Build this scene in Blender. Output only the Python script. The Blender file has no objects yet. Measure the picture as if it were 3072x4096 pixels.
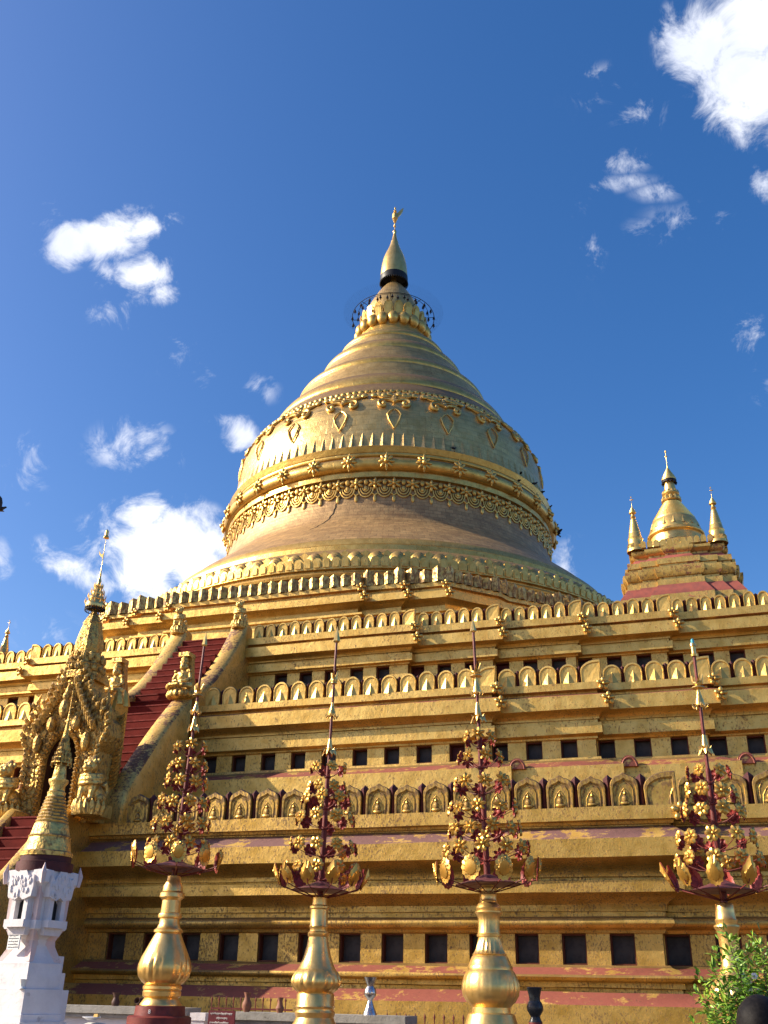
import bpy, bmesh, math, random
from math import sin, cos, pi, radians, sqrt, atan2
from mathutils import Vector, Matrix, noise as mnoise
random.seed(7)
S = bpy.context.scene
COL = S.collection

# ------------------------------------------------------------------ camera
CAM = Vector((15.45, -47.55, 1.6))
RIGHT = Vector((0.9516282, 0.3067043, 0.0183368))
UP = Vector((0.1193042, -0.4238505, 0.8978403))
FWD = Vector((-0.2831435, 0.8522226, 0.4399392))
cd = bpy.data.cameras.new('camera')
cam = bpy.data.objects.new('camera', cd); COL.objects.link(cam)
cd.sensor_fit = 'VERTICAL'; cd.sensor_height = 36.0; cd.lens = 3943 / 4096 * 36.0
cd.clip_start = 0.1; cd.clip_end = 6000
m = Matrix.Identity(4)
for i in range(3):
    m[i][0] = RIGHT[i]; m[i][1] = UP[i]; m[i][2] = -FWD[i]; m[i][3] = CAM[i]
cam.matrix_world = m
S.camera = cam

# ------------------------------------------------------------------ light
SUN_AZ, SUN_EL = radians(72), radians(29)          # left of the facade's outward normal
SUN = Vector((-sin(SUN_AZ) * cos(SUN_EL), -cos(SUN_AZ) * cos(SUN_EL), sin(SUN_EL)))
sl = bpy.data.lights.new('sun', 'SUN'); sl.energy = 5.0; sl.angle = radians(0.5); sl.color = (1.0, 0.9, 0.71)
so = bpy.data.objects.new('sun', sl); COL.objects.link(so)
so.rotation_euler = (-SUN).to_track_quat('-Z', 'Y').to_euler()
S.view_settings.view_transform = 'Standard'; S.view_settings.look = 'None'
S.view_settings.exposure = 0.8; S.view_settings.gamma = 1.0; S.view_settings.use_curve_mapping = False

W = bpy.data.worlds.new('World'); S.world = W; W.use_nodes = True
wt = W.node_tree; wn = wt.nodes; wl = wt.links
wn.clear()
def N(t, ty, **kw):
    n = t.nodes.new(ty)
    for k, v in kw.items():
        if k in ('operation', 'blend_type', 'data_type', 'sky_type', 'clamp', 'use_clamp', 'interpolation_type', 'noise_dimensions', 'invert', 'feature', 'distance', 'wave_type', 'bands_direction'):
            setattr(n, k, v)
    return n
def link(t, a, b): t.links.new(a, b)
def sin_(t, node, idx, v):
    """set or link an input"""
    if isinstance(v, bpy.types.NodeSocket): t.links.new(v, node.inputs[idx])
    else: node.inputs[idx].default_value = v
def math_(t, op, a, b=0.0, c=None, clamp=False):
    n = t.nodes.new('ShaderNodeMath'); n.operation = op; n.use_clamp = clamp
    sin_(t, n, 0, a); sin_(t, n, 1, b)
    if c is not None: sin_(t, n, 2, c)
    return n.outputs[0]
def mixc(t, f, a, b, blend='MIX'):
    n = t.nodes.new('ShaderNodeMix'); n.data_type = 'RGBA'; n.blend_type = blend
    sin_(t, n, 0, f)
    for i, v in ((6, a), (7, b)):
        if isinstance(v, bpy.types.NodeSocket): t.links.new(v, n.inputs[i])
        else: n.inputs[i].default_value = (*v, 1.0) if len(v) == 3 else v
    return n.outputs[2]
def ramp(t, f, lo, hi):
    n = t.nodes.new('ShaderNodeMapRange'); n.interpolation_type = 'SMOOTHSTEP'
    sin_(t, n, 0, f); n.inputs[1].default_value = lo; n.inputs[2].default_value = hi
    return n.outputs[0]
def noise_(t, vec, scale, detail=4.0, rough=0.55, dist=0.0):
    n = t.nodes.new('ShaderNodeTexNoise'); t.links.new(vec, n.inputs['Vector'])
    n.inputs['Scale'].default_value = scale; n.inputs['Detail'].default_value = detail
    n.inputs['Roughness'].default_value = rough; n.inputs['Distortion'].default_value = dist
    return n.outputs[0]

sky = wn.new('ShaderNodeTexSky'); sky.sky_type = 'NISHITA'; sky.sun_disc = False
sky.sun_elevation = SUN_EL; sky.sun_rotation = atan2(SUN.x, SUN.y)
sky.altitude = 60; sky.air_density = 1.0; sky.dust_density = 1.6; sky.ozone_density = 1.9
tc = wn.new('ShaderNodeTexCoord')
vdir = tc.outputs['Generated']
def dot_(v, c):
    n = wn.new('ShaderNodeVectorMath'); n.operation = 'DOT_PRODUCT'; wl.new(v, n.inputs[0]); n.inputs[1].default_value = c
    return n.outputs['Value']
# fixed directions of the northern sky that the clouds are pinned to
df = math_(wt, 'MAXIMUM', dot_(vdir, FWD), 0.05)
cu = math_(wt, 'DIVIDE', dot_(vdir, RIGHT), df); cv = math_(wt, 'DIVIDE', dot_(vdir, UP), df)
cx = wn.new('ShaderNodeCombineXYZ'); wl.new(cu, cx.inputs[0]); wl.new(cv, cx.inputs[1])
warp = wn.new('ShaderNodeTexNoise'); wl.new(vdir, warp.inputs['Vector']); warp.inputs['Scale'].default_value = 9; warp.inputs['Detail'].default_value = 5
wv = wn.new('ShaderNodeVectorMath'); wv.operation = 'MULTIPLY_ADD'
wl.new(warp.outputs['Color'], wv.inputs[0]); wv.inputs[1].default_value = (0.05, 0.05, 0); wv.inputs[2].default_value = (-0.025, -0.025, 0)
wuv = wn.new('ShaderNodeVectorMath'); wuv.operation = 'ADD'; wl.new(cx.outputs[0], wuv.inputs[0]); wl.new(wv.outputs[0], wuv.inputs[1])
CLOUDS = [  # azimuth-ish, height-ish, half width, half height (1/3943 rad), density
 (2860, 170, 240, 230, 1.2), (2990, 360, 260, 240, 1.3), (3040, 90, 330, 260, 1.3), (2950, 520, 150, 130, .75), (3130, 330, 260, 300, 1.2),
 (300, 960, 130, 100, 1.0), (420, 925, 180, 115, 1.2), (560, 935, 140, 80, 1.0), (640, 890, 60, 50, .5), (215, 900, 60, 70, .45),
 (560, 1110, 150, 90, 1.0), (470, 1210, 90, 70, .6), (625, 1180, 80, 55, .7), (430, 1090, 50, 60, .6),
 (650, 2200, 360, 210, 1.5), (560, 2070, 150, 120, 1.2), (840, 2190, 260, 130, 1.3), (540, 2330, 210, 170, 1.3), (760, 2300, 240, 140, 1.3),
 (250, 2275, 110, 65, .9), (370, 2310, 110, 50, .7), (520, 1790, 110, 70, .42), (590, 1850, 70, 60, .36),
 (985, 1745, 85, 110, .9), (770, 1435, 90, 60, .34), (935, 1670, 80, 35, .4), (1060, 1540, 45, 45, .3),
 (2640, 790, 60, 26, .24), (2500, 740, 80, 24, .2), (2400, 350, 80, 50, .3), (2500, 640, 60, 40, .28), (2370, 940, 40, 90, .3), (2610, 930, 60, 24, .26),
 (2780, 885, 90, 25, .18), (2250, 2265, 70, 45, .55), (2340, 2190, 80, 40, .22), (2990, 1370, 50, 90, .32), (3060, 1520, 60, 60, .6), (3070, 740, 45, 45, .55),
 (80, 1910, 60, 60, .2), (120, 1815, 50, 40, .2), (200, 2520, 70, 50, .22), (2550, 420, 60, 50, .2), (0, 2240, 40, 60, .35), (190, 2190, 30, 25, .3)]
fld = None
for (px, py, a, b, amp) in CLOUDS:
    if amp < .65: amp *= .62; a *= 1.2; b *= 1.2
    u0, v0, a, b = (px - 1536) / 3943, (2048 - py) / 3943, a / 3943, b / 3943
    n = wn.new('ShaderNodeVectorMath'); n.operation = 'MULTIPLY_ADD'
    wl.new(wuv.outputs[0], n.inputs[0]); n.inputs[1].default_value = (1 / a, 1 / b, 0); n.inputs[2].default_value = (-u0 / a, -v0 / b, 0)
    l = wn.new('ShaderNodeVectorMath'); l.operation = 'LENGTH'; wl.new(n.outputs[0], l.inputs[0])
    f_ = math_(wt, 'MULTIPLY_ADD', l.outputs['Value'], -amp, amp)
    fld = f_ if fld is None else math_(wt, 'MAXIMUM', fld, f_)
fb = noise_(wt, vdir, 24.0, 13.0, 0.68, 0.55)
fb2 = noise_(wt, vdir, 9.0, 6.0, 0.55)
val = math_(wt, 'ADD', math_(wt, 'MULTIPLY_ADD', math_(wt, 'ADD', fb, -0.5), 2.7, fld), math_(wt, 'MULTIPLY_ADD', fb2, 0.5, -0.25))
tear = math_(wt, 'ADD', math_(wt, 'MULTIPLY_ADD', ramp(wt, fb, 0.42, 0.66), 1.7, 0.06), math_(wt, 'MULTIPLY', math_(wt, 'MAXIMUM', fld, 0.0), 1.5))
val = math_(wt, 'MINIMUM', val, math_(wt, 'MULTIPLY', math_(wt, 'MULTIPLY', math_(wt, 'MAXIMUM', math_(wt, 'ADD', fld, 0.13), 0.0), 1.35), tear))
dens = ramp(wt, val, -0.02, 0.92)
shade = ramp(wt, math_(wt, 'ADD', math_(wt, 'MULTIPLY', fb2, 1.3), math_(wt, 'MULTIPLY', fb, 0.5)), 0.62, 1.15)
ccol = mixc(wt, shade, (6.6, 6.7, 7.0), (5.0, 5.3, 6.2))
hs = wn.new('ShaderNodeHueSaturation'); hs.inputs['Saturation'].default_value = 1.38; hs.inputs['Value'].default_value = 1.0
wl.new(mixc(wt, 1.0, sky.outputs[0], (1.08, 1.01, 1.07), 'MULTIPLY'), hs.inputs['Color'])
wcol = mixc(wt, dens, hs.outputs[0], ccol)
bg = wn.new('ShaderNodeBackground'); bg.inputs['Strength'].default_value = 0.108; wl.new(wcol, bg.inputs['Color'])
wo = wn.new('ShaderNodeOutputWorld'); wl.new(bg.outputs[0], wo.inputs[0])

# ------------------------------------------------------------------ materials
def newmat(name):
    m_ = bpy.data.materials.new(name); m_.use_nodes = True
    t = m_.node_tree; t.nodes.clear()
    o = t.nodes.new('ShaderNodeOutputMaterial'); b = t.nodes.new('ShaderNodeBsdfPrincipled'); t.links.new(b.outputs[0], o.inputs[0])
    tcn = t.nodes.new('ShaderNodeTexCoord')
    return m_, t, b, tcn.outputs['Object']
def mapped(t, v, sc):
    n = t.nodes.new('ShaderNodeMapping'); t.links.new(v, n.inputs[0]); n.inputs['Scale'].default_value = sc
    return n.outputs[0]
def bump(t, b, h, strength, dist):
    n = t.nodes.new('ShaderNodeBump'); n.inputs['Strength'].default_value = strength; n.inputs['Distance'].default_value = dist
    t.links.new(h, n.inputs['Height']); t.links.new(n.outputs[0], b.inputs['Normal'])
    return n
BROWN = (0.11, 0.055, 0.022)
def gold(name, a=(0.74, 0.475, 0.13), b=(0.60, 0.355, 0.08), dirt=0.3, dirtcol=BROWN, rough=0.42, metal=0.82, speck=22.0, rust=0.0, rustcol=(0.26, 0.07, 0.045), lump=0.25, ls=5.0, brick=None, coarse=0.9, up=0.0):
    m_, t, p, v = newmat(name)
    n1 = noise_(t, v, coarse, 5, 0.6); n2 = noise_(t, mapped(t, v, (1, 1, 0.55)), speck, 9, 0.68)
    n3 = noise_(t, v, coarse * 3.1, 4, 0.6)
    colr = mixc(t, ramp(t, n3, 0.35, 0.7), a, b)
    k = math_(t, 'MULTIPLY_ADD', n1, 0.3, n2)
    lo = 0.87 - dirt * 0.36
    dm = ramp(t, k, lo, lo + 0.13)
    stk = ramp(t, math_(t, 'MULTIPLY_ADD', noise_(t, mapped(t, v, (1, 1, 0.1)), 5.5, 5, 0.65), 0.8, math_(t, 'MULTIPLY', n1, 0.35)), 0.63 - dirt * 0.04, 0.78)
    dm = math_(t, 'MAXIMUM', dm, math_(t, 'MULTIPLY', stk, min(0.5, 0.05 + dirt * 0.4)))
    rgh = math_(t, 'MULTIPLY_ADD', n2, 0.22, rough - 0.09)
    met = metal
    if rust > 0:
        n4 = noise_(t, mapped(t, v, (0.8, 0.8, 1.6)), speck * 0.55, 9, 0.72)
        n5 = noise_(t, v, coarse * 1.7, 3, 0.5)
        rm = ramp(t, math_(t, 'MULTIPLY_ADD', n4, 0.7, math_(t, 'MULTIPLY', n5, 0.6)), 0.86 - rust * 0.5, 0.94 - rust * 0.5)
        colr = mixc(t, rm, colr, rustcol)
        met = math_(t, 'MULTIPLY', math_(t, 'SUBTRACT', 1.0, rm), metal)
        rgh = math_(t, 'MULTIPLY_ADD', rm, 0.25, rgh)
    h = math_(t, 'ADD', math_(t, 'MULTIPLY', n2, 0.5), noise_(t, v, ls, 3, 0.5))
    if brick:
        # leaf and brick courses laid round the axis of the bell
        sx = t.nodes.new('ShaderNodeSeparateXYZ'); t.links.new(v, sx.inputs[0])
        ang = math_(t, 'MULTIPLY', math_(t, 'ARCTAN2', sx.outputs[1], sx.outputs[0]), brick[0])
        cxn = t.nodes.new('ShaderNodeCombineXYZ'); t.links.new(ang, cxn.inputs[0]); t.links.new(sx.outputs[2], cxn.inputs[1])
        bt = t.nodes.new('ShaderNodeTexBrick'); t.links.new(cxn.outputs[0], bt.inputs[0])
        bt.inputs['Color1'].default_value = (1, 1, 1, 1); bt.inputs['Color2'].default_value = (brick[3],) * 3 + (1,); bt.inputs['Mortar'].default_value = (brick[4],) * 3 + (1,)
        bt.inputs['Scale'].default_value = 1; bt.inputs['Brick Width'].default_value = brick[1]; bt.inputs['Row Height'].default_value = brick[2]
        bt.inputs['Mortar Size'].default_value = 0.012; bt.inputs['Bias'].default_value = 0.0
        colr = mixc(t, 1.0, colr, bt.outputs['Color'], 'MULTIPLY')
        st = ramp(t, noise_(t, mapped(t, cxn.outputs[0], (0.35, 4.0, 1)), 1.2, 6, 0.6), 0.45, 0.75)
        colr = mixc(t, math_(t, 'MULTIPLY', st, brick[5]), colr, (0.20, 0.105, 0.05))
        h = math_(t, 'ADD', h, math_(t, 'MULTIPLY', bt.outputs['Fac'], -0.5))
    if up > 0:
        # rain-worn, lichen-grey tops
        g = t.nodes.new('ShaderNodeNewGeometry'); sz = t.nodes.new('ShaderNodeSeparateXYZ'); t.links.new(g.outputs['True Normal'], sz.inputs[0])
        um = math_(t, 'MULTIPLY', ramp(t, math_(t, 'MULTIPLY_ADD', n2, 0.5, sz.outputs[2]), 0.62, 0.95), up)
        colr = mixc(t, um, colr, (0.13, 0.085, 0.075))
        dm = math_(t, 'MAXIMUM', dm, um)
    colr2 = mixc(t, math_(t, 'MULTIPLY', dm, 0.8), colr, dirtcol)
    t.links.new(colr2, p.inputs['Base Color'])
    mt = math_(t, 'MULTIPLY', math_(t, 'SUBTRACT', 1.0, math_(t, 'MULTIPLY', dm, 0.8)), met)
    t.links.new(mt, p.inputs['Metallic'])
    t.links.new(math_(t, 'MULTIPLY_ADD', dm, 0.25, rgh), p.inputs['Roughness'])
    bump(t, p, h, lump, 0.05)
    return m_
def plain(name, c, rough=0.6, c2=None, scale=6.0, metal=0.0, bmp=0.15, bs=30.0, spot=None, spotlo=0.6, spec=0.3):
    m_, t, p, v = newmat(name)
    n1 = noise_(t, v, scale, 6, 0.6)
    colr = mixc(t, ramp(t, n1, 0.35, 0.7), c, c2 or tuple(x * 0.75 for x in c))
    if spot:
        colr = mixc(t, ramp(t, noise_(t, v, scale * 1.9, 7, 0.65), spotlo, spotlo + 0.1), colr, spot)
    t.links.new(colr, p.inputs['Base Color']); p.inputs['Metallic'].default_value = metal
    t.links.new(math_(t, 'MULTIPLY_ADD', n1, 0.2, rough - 0.1), p.inputs['Roughness'])
    p.inputs['Specular IOR Level'].default_value = spec
    bump(t, p, noise_(t, v, bs, 6, 0.6), bmp, 0.02)
    return m_
M = {}
M['gold'] = gold('gilded plaster', dirt=0.52, up=0.5)
M['goldB'] = gold('gilded plaster lower', a=(0.66, 0.41, 0.105), b=(0.51, 0.30, 0.06), dirt=0.62, speck=27, up=0.4)
M['goldrust'] = gold('gilding worn to primer', dirt=0.4, rust=0.62, metal=0.45, speck=12)
M['goldpurple'] = gold('gilding worn to purple primer', dirt=0.3, rust=0.6, rustcol=(0.17, 0.08, 0.07), metal=0.45, speck=12)
M['coping'] = gold('mottled stair coping', dirt=0.55, rust=0.42, rustcol=(0.15, 0.065, 0.03), metal=0.55, speck=20, ls=12)
M['merlon'] = gold('gilded merlon', dirt=0.40, rust=0.2, rustcol=(0.30, 0.16, 0.06), speck=14, lump=0.3, up=0.8)
M['merlonlow'] = gold('gilded lower merlon', a=(0.56, 0.35, 0.085), b=(0.43, 0.25, 0.05), dirt=0.8, speck=10, up=1.0)
M['merlonoct'] = gold('weathered merlon', a=(0.66, 0.46, 0.16), dirt=0.8, speck=10, up=0.7, lump=0.5)
M['gate'] = gold('carved gilding', dirt=0.66, speck=14, metal=0.8, lump=0.9, ls=16, up=0.35)
M['statue'] = gold('gilded figure', a=(0.80, 0.56, 0.17), dirt=0.6, metal=0.78, rust=0.2, speck=12, lump=0.5, ls=14, up=0.5)
M['bell'] = gold('bell copper brick', a=(0.54, 0.335, 0.14), b=(0.42, 0.25, 0.105), dirt=0.4, rough=0.52, metal=0.42, brick=(9.0, 0.42, 0.2, 0.72, 0.55, 0.6), lump=0.35)
M['bellgold'] = gold('bell gold sheets', a=(0.80, 0.535, 0.19), b=(0.66, 0.42, 0.13), dirt=0.45, rough=0.34, metal=0.76, brick=(8.5, 0.62, 0.3, 0.8, 0.66, 0.35), lump=0.3)
M['ring'] = gold('gold moulding', a=(0.74, 0.475, 0.125), dirt=0.4, rough=0.36, metal=0.8, brick=(8.8, 1.1, 3.0, 0.95, 0.75, 0.2), up=0.75, lump=0.3)
M['cone'] = gold('cone gold sheets', a=(0.77, 0.505, 0.175), b=(0.62, 0.385, 0.115), dirt=0.55, rough=0.34, metal=0.72, brick=(5.5, 0.7, 0.4, 0.82, 0.68, 0.35), up=0.3)
M['orn'] = gold('gilded ornament', metal=0.78, dirt=0.3, rough=0.36, speck=10, up=0.45, ls=8)
M['bright'] = gold('bright gold', a=(0.86, 0.57, 0.19), b=(0.74, 0.46, 0.13), dirt=0.14, rough=0.3, metal=0.85, lump=0.12)
M['vase'] = gold('gold vase', a=(0.88, 0.57, 0.2), b=(0.74, 0.46, 0.14), dirt=0.26, rough=0.3, metal=0.85, lump=0.15, coarse=1.6)
M['petal'] = gold('gold petal', a=(0.80, 0.47, 0.11), b=(0.58, 0.30, 0.05), dirt=0.4, rough=0.3, metal=0.8, lump=0.1, speck=25)
M['zedi'] = gold('small stupa gold', a=(0.84, 0.55, 0.17), b=(0.7, 0.44, 0.12), dirt=0.36, rough=0.33, metal=0.8, up=0.3)
M['zedibase'] = gold('small stupa base', dirt=0.6, rust=0.25, up=0.6, speck=12)
M['redroof'] = plain('faded red terrace', (0.28, 0.075, 0.055), 0.75, (0.2, 0.06, 0.05), 5, spot=(0.42, 0.33, 0.3), spotlo=0.66)
M['red'] = plain('red stair paint', (0.15, 0.014, 0.009), 0.8, (0.10, 0.01, 0.007), 3, spec=0.1)
M['rededge'] = plain('worn red step edge', (0.21, 0.03, 0.022), 0.75, (0.13, 0.015, 0.011), 7, spec=0.15)
M['darkred'] = plain('dark red paint', (0.085, 0.016, 0.016), 0.62, (0.05, 0.012, 0.013), 6, spot=(0.2, 0.15, 0.15), spotlo=0.72)
M['standred'] = plain('stand red paint', (0.17, 0.028, 0.022), 0.5, (0.11, 0.018, 0.016), 8)
M['petalback'] = plain('flower back red', (0.34, 0.055, 0.04), 0.5, (0.17, 0.02, 0.02), 14)
M['dish'] = plain('dish red', (0.16, 0.055, 0.06), 0.45, (0.1, 0.03, 0.033), 9)
M['glass'] = plain('dark window glass', (0.065, 0.055, 0.05), 0.5, (0.035, 0.03, 0.028), 5, bmp=0.05, spec=0.2)
M['frame'] = plain('window frame red', (0.12, 0.03, 0.012), 0.6)
M['shutter'] = plain('red wooden shutter', (0.11, 0.018, 0.016), 0.6, (0.07, 0.012, 0.012), 5)
M['black'] = plain('dark iron and niche shade', (0.012, 0.011, 0.011), 0.5)
M['iron'] = plain('bronze bell', (0.03, 0.026, 0.022), 0.4, metal=0.6)
M['white'] = plain('whitewash', (0.70, 0.66, 0.665), 0.85, (0.60, 0.56, 0.57), 3, spot=(0.44, 0.39, 0.39), spotlo=0.63, bs=14, bmp=0.5)
M['pinkwash'] = plain('pink stained whitewash', (0.66, 0.47, 0.44), 0.85, (0.60, 0.52, 0.51), 4, spot=(0.42, 0.3, 0.26), spotlo=0.6, bmp=0.4)
M['stone'] = plain('grey stone slab', (0.34, 0.32, 0.29), 0.85, (0.25, 0.235, 0.21), 5, spot=(0.13, 0.115, 0.1), spotlo=0.62, bmp=0.5)
M['rock'] = plain('whitish rock', (0.55, 0.53, 0.5), 0.85, (0.4, 0.38, 0.36), 4, bmp=0.9, bs=12)
M['ground'] = plain('pale paving', (0.15, 0.125, 0.095), 0.85, (0.115, 0.095, 0.07), 0.6)
M['silver'] = plain('polished steel', (0.6, 0.6, 0.61), 0.26, metal=0.95, bmp=0.03)
M['blackpot'] = plain('glazed black pot', (0.02, 0.024, 0.03), 0.26, (0.04, 0.045, 0.05), 10)
M['terra'] = plain('terracotta', (0.25, 0.11, 0.07), 0.7, (0.18, 0.075, 0.05), 9)
M['darkterra'] = plain('dark terracotta', (0.09, 0.045, 0.035), 0.6)
M['leaf'] = plain('leaf green', (0.13, 0.26, 0.025), 0.42, (0.075, 0.17, 0.018), 3.0, bmp=0.05)
M['leaf2'] = plain('young leaf green', (0.28, 0.40, 0.045), 0.42, (0.17, 0.30, 0.03), 3.0, bmp=0.05)
M['twig'] = plain('twig brown', (0.09, 0.06, 0.03), 0.8)
M['flower'] = plain('white flower', (0.8, 0.78, 0.76), 0.6, (0.72, 0.66, 0.68))
M['pigeon'] = plain('dark feathers', (0.03, 0.03, 0.036), 0.6, (0.015, 0.015, 0.02), 20)
M['hair'] = plain('black hair', (0.006, 0.005, 0.005), 0.6, (0.012, 0.01, 0.01), 60, spec=0.12)
M['skin'] = plain('skin', (0.35, 0.19, 0.12), 0.5, (0.3, 0.16, 0.1))
M['cloth'] = plain('maroon cloth', (0.05, 0.015, 0.02), 0.8)
M['sign'] = plain('dark red sign', (0.12, 0.012, 0.02), 0.5)
M['paint'] = plain('white paint', (0.8, 0.79, 0.77), 0.6)
M['ink'] = plain('faded ink', (0.2, 0.2, 0.21), 0.7)
M['paper'] = plain('white plate', (0.85, 0.86, 0.9), 0.4)
M['cakegold'] = plain('yellow offering', (0.7, 0.42, 0.12), 0.6)
M['turq'] = plain('turquoise cap', (0.05, 0.4, 0.5), 0.4)
M['inside'] = plain('doorway shade and dark jamb', (0.055, 0.02, 0.008), 0.8, (0.03, 0.012, 0.006), 4)
M['crack'] = plain('crack shadow', (0.02, 0.014, 0.01), 0.9)

# ------------------------------------------------------------------ mesh helpers
class MB:
    def __init__(s): s.v = []; s.f = []; s.m = []
    def add(s, vs, fs, mat=0, T=None):
        o = len(s.v)
        s.v += [tuple(T @ Vector(p)) for p in vs] if T is not None else [tuple(p) for p in vs]
        s.f += [tuple(i + o for i in f) for f in fs]
        s.m += (mat if isinstance(mat, list) else [mat] * len(fs))
    def mesh(s, name, mats, angle=38):
        me = bpy.data.meshes.new(name); me.from_pydata(s.v, [], s.f)
        for x in mats: me.materials.append(M[x] if isinstance(x, str) else x)
        me.polygons.foreach_set('material_index', s.m)
        if angle > 0:
            me.polygons.foreach_set('use_smooth', [True] * len(me.polygons)); me.set_sharp_from_angle(angle=radians(angle))
        me.update(); return me
def put(name, me, parent=None, T=None):
    o = bpy.data.objects.new(name, me); COL.objects.link(o)
    if parent: o.parent = parent
    if T is not None: o.matrix_local = T
    return o
def obj(name, mb, mats, parent=None, T=None, angle=38): return put(name, mb.mesh(name, mats, angle), parent, T)
def tag(o, label=None, cat=None, group=None, kind=None):
    if label: o['label'] = label
    if cat: o['category'] = cat
    if group: o['group'] = group
    if kind: o['kind'] = kind
    return o
def thing(name, label, cat, loc=(0, 0, 0), group=None, rz=0):
    o = bpy.data.objects.new(name, None); COL.objects.link(o); o.location = loc; o.rotation_euler = (0, 0, rz); o.empty_display_size = 0.2
    return tag(o, label, cat, group)
def T_(x=0, y=0, z=0, rz=0, sc=1, rx=0, ry=0):
    return Matrix.Translation((x, y, z)) @ Matrix.Rotation(rz, 4, 'Z') @ Matrix.Rotation(ry, 4, 'Y') @ Matrix.Rotation(rx, 4, 'X') @ Matrix.Diagonal((sc, sc, sc, 1) if not isinstance(sc, tuple) else (*sc, 1))
def box(mb, c, s, mat=0, T=None, taper=1.0):
    x, y, z = s[0] / 2, s[1] / 2, s[2] / 2; k = taper
    vs = [(-x, -y, -z), (x, -y, -z), (x, y, -z), (-x, y, -z), (-x * k, -y * k, z), (x * k, -y * k, z), (x * k, y * k, z), (-x * k, y * k, z)]
    vs = [(a + c[0], b + c[1], d + c[2]) for a, b, d in vs]
    mb.add(vs, [(0, 3, 2, 1), (4, 5, 6, 7), (0, 1, 5, 4), (1, 2, 6, 5), (2, 3, 7, 6), (3, 0, 4, 7)], mat, T)
def lathe(mb, prof, seg=32, T=None, rib=None, cap=True, sx=1.0, sy=1.0):
    """prof: (r, z[, mat]); the material of a point is that of the band above it"""
    vs = []; fs = []; ms = []
    for i, q in enumerate(prof):
        for j in range(seg):
            a = 2 * pi * j / seg; r = q[0]
            if rib: r *= rib(a, q[1])
            vs.append((r * cos(a) * sx, r * sin(a) * sy, q[1]))
    for i in range(len(prof) - 1):
        for j in range(seg):
            k = (j + 1) % seg
            fs.append((i * seg + j, i * seg + k, (i + 1) * seg + k, (i + 1) * seg + j)); ms.append(prof[i][2] if len(prof[i]) > 2 else 0)
    if cap:
        n = len(prof) - 1
        if prof[0][0] > 1e-4: fs.append(tuple(reversed(range(seg)))); ms.append(ms[0])
        if prof[n][0] > 1e-4: fs.append(tuple(n * seg + j for j in range(seg))); ms.append(ms[-1])
    mb.add(vs, fs, ms, T)
def ell(mb, c, r, mat=0, T=None, seg=12, rings=8, rot=None):
    if not isinstance(r, tuple): r = (r, r, r)
    L = Matrix.Translation(c) @ (rot.to_4x4() if rot is not None else Matrix.Identity(4)) @ Matrix.Diagonal((*r, 1))
    vs = [(0, 0, -1)]; fs = []
    for i in range(1, rings):
        a = -pi / 2 + pi * i / rings
        for j in range(seg): b = 2 * pi * j / seg; vs.append((cos(a) * cos(b), cos(a) * sin(b), sin(a)))
    vs.append((0, 0, 1)); n = len(vs) - 1
    for j in range(seg):
        k = (j + 1) % seg
        fs.append((0, 1 + k, 1 + j)); fs.append((n, n - seg + j, n - seg + k))
        for i in range(rings - 2):
            a = 1 + i * seg; fs.append((a + j, a + k, a + seg + k, a + seg + j))
    mb.add(vs, fs, mat, T @ L if T is not None else L)
def tube(mb, pts, rad, seg=8, mat=0, T=None, flat=1.0, closed=False):
    pts = [Vector(p) for p in pts]; n = len(pts); vs = []; fs = []
    rad = rad if isinstance(rad, (list, tuple)) else [rad] * n
    ref = None
    for i, p in enumerate(pts):
        if closed: d = pts[(i + 1) % n] - pts[i - 1]
        else: d = pts[min(i + 1, n - 1)] - pts[max(i - 1, 0)]
        d = d.normalized() if d.length > 1e-9 else Vector((0, 0, 1))
        if ref is None: ref = d.orthogonal().normalized()
        ref = (ref - d * ref.dot(d)); ref = ref.normalized() if ref.length > 1e-6 else d.orthogonal().normalized()
        q = d.cross(ref)
        for j in range(seg):
            a = 2 * pi * j / seg; vs.append(p + (ref * cos(a) + q * sin(a) * flat) * rad[i])
    for i in range(n if closed else n - 1):
        for j in range(seg):
            k = (j + 1) % seg; i2 = (i + 1) % n
            fs.append((i * seg + j, i * seg + k, i2 * seg + k, i2 * seg + j))
    if not closed:
        fs.append(tuple(reversed(range(seg)))); fs.append(tuple((n - 1) * seg + j for j in range(seg)))
    mb.add(vs, fs, mat, T)
def prism(mb, out, y0, y1, mat=0, T=None, front=None):
    """outline in XZ (counter-clockwise seen from -Y), extruded from y0 (front) to y1"""
    n = len(out)
    vs = [(x, y0, z) for x, z in out] + [(x, y1, z) for x, z in out]
    fs = [tuple(range(n)), tuple(reversed(range(n, 2 * n)))] + [(i, i + n, (i + 1) % n + n, (i + 1) % n) for i in range(n)]
    ms = [mat] * len(fs)
    if front is not None: ms[0] = front
    mb.add(vs, fs, ms, T)
def loft(mb, loops, mat=0, T=None, cap0=True, cap1=True):
    n = len(loops[0]); vs = [p for l in loops for p in l]; fs = []
    for i in range(len(loops) - 1):
        for j in range(n):
            k = (j + 1) % n; fs.append((i * n + j, i * n + k, (i + 1) * n + k, (i + 1) * n + j))
    if cap0: fs.append(tuple(reversed(range(n))))
    if cap1: fs.append(tuple((len(loops) - 1) * n + j for j in range(n)))
    mb.add(vs, fs, mat, T)
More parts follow.
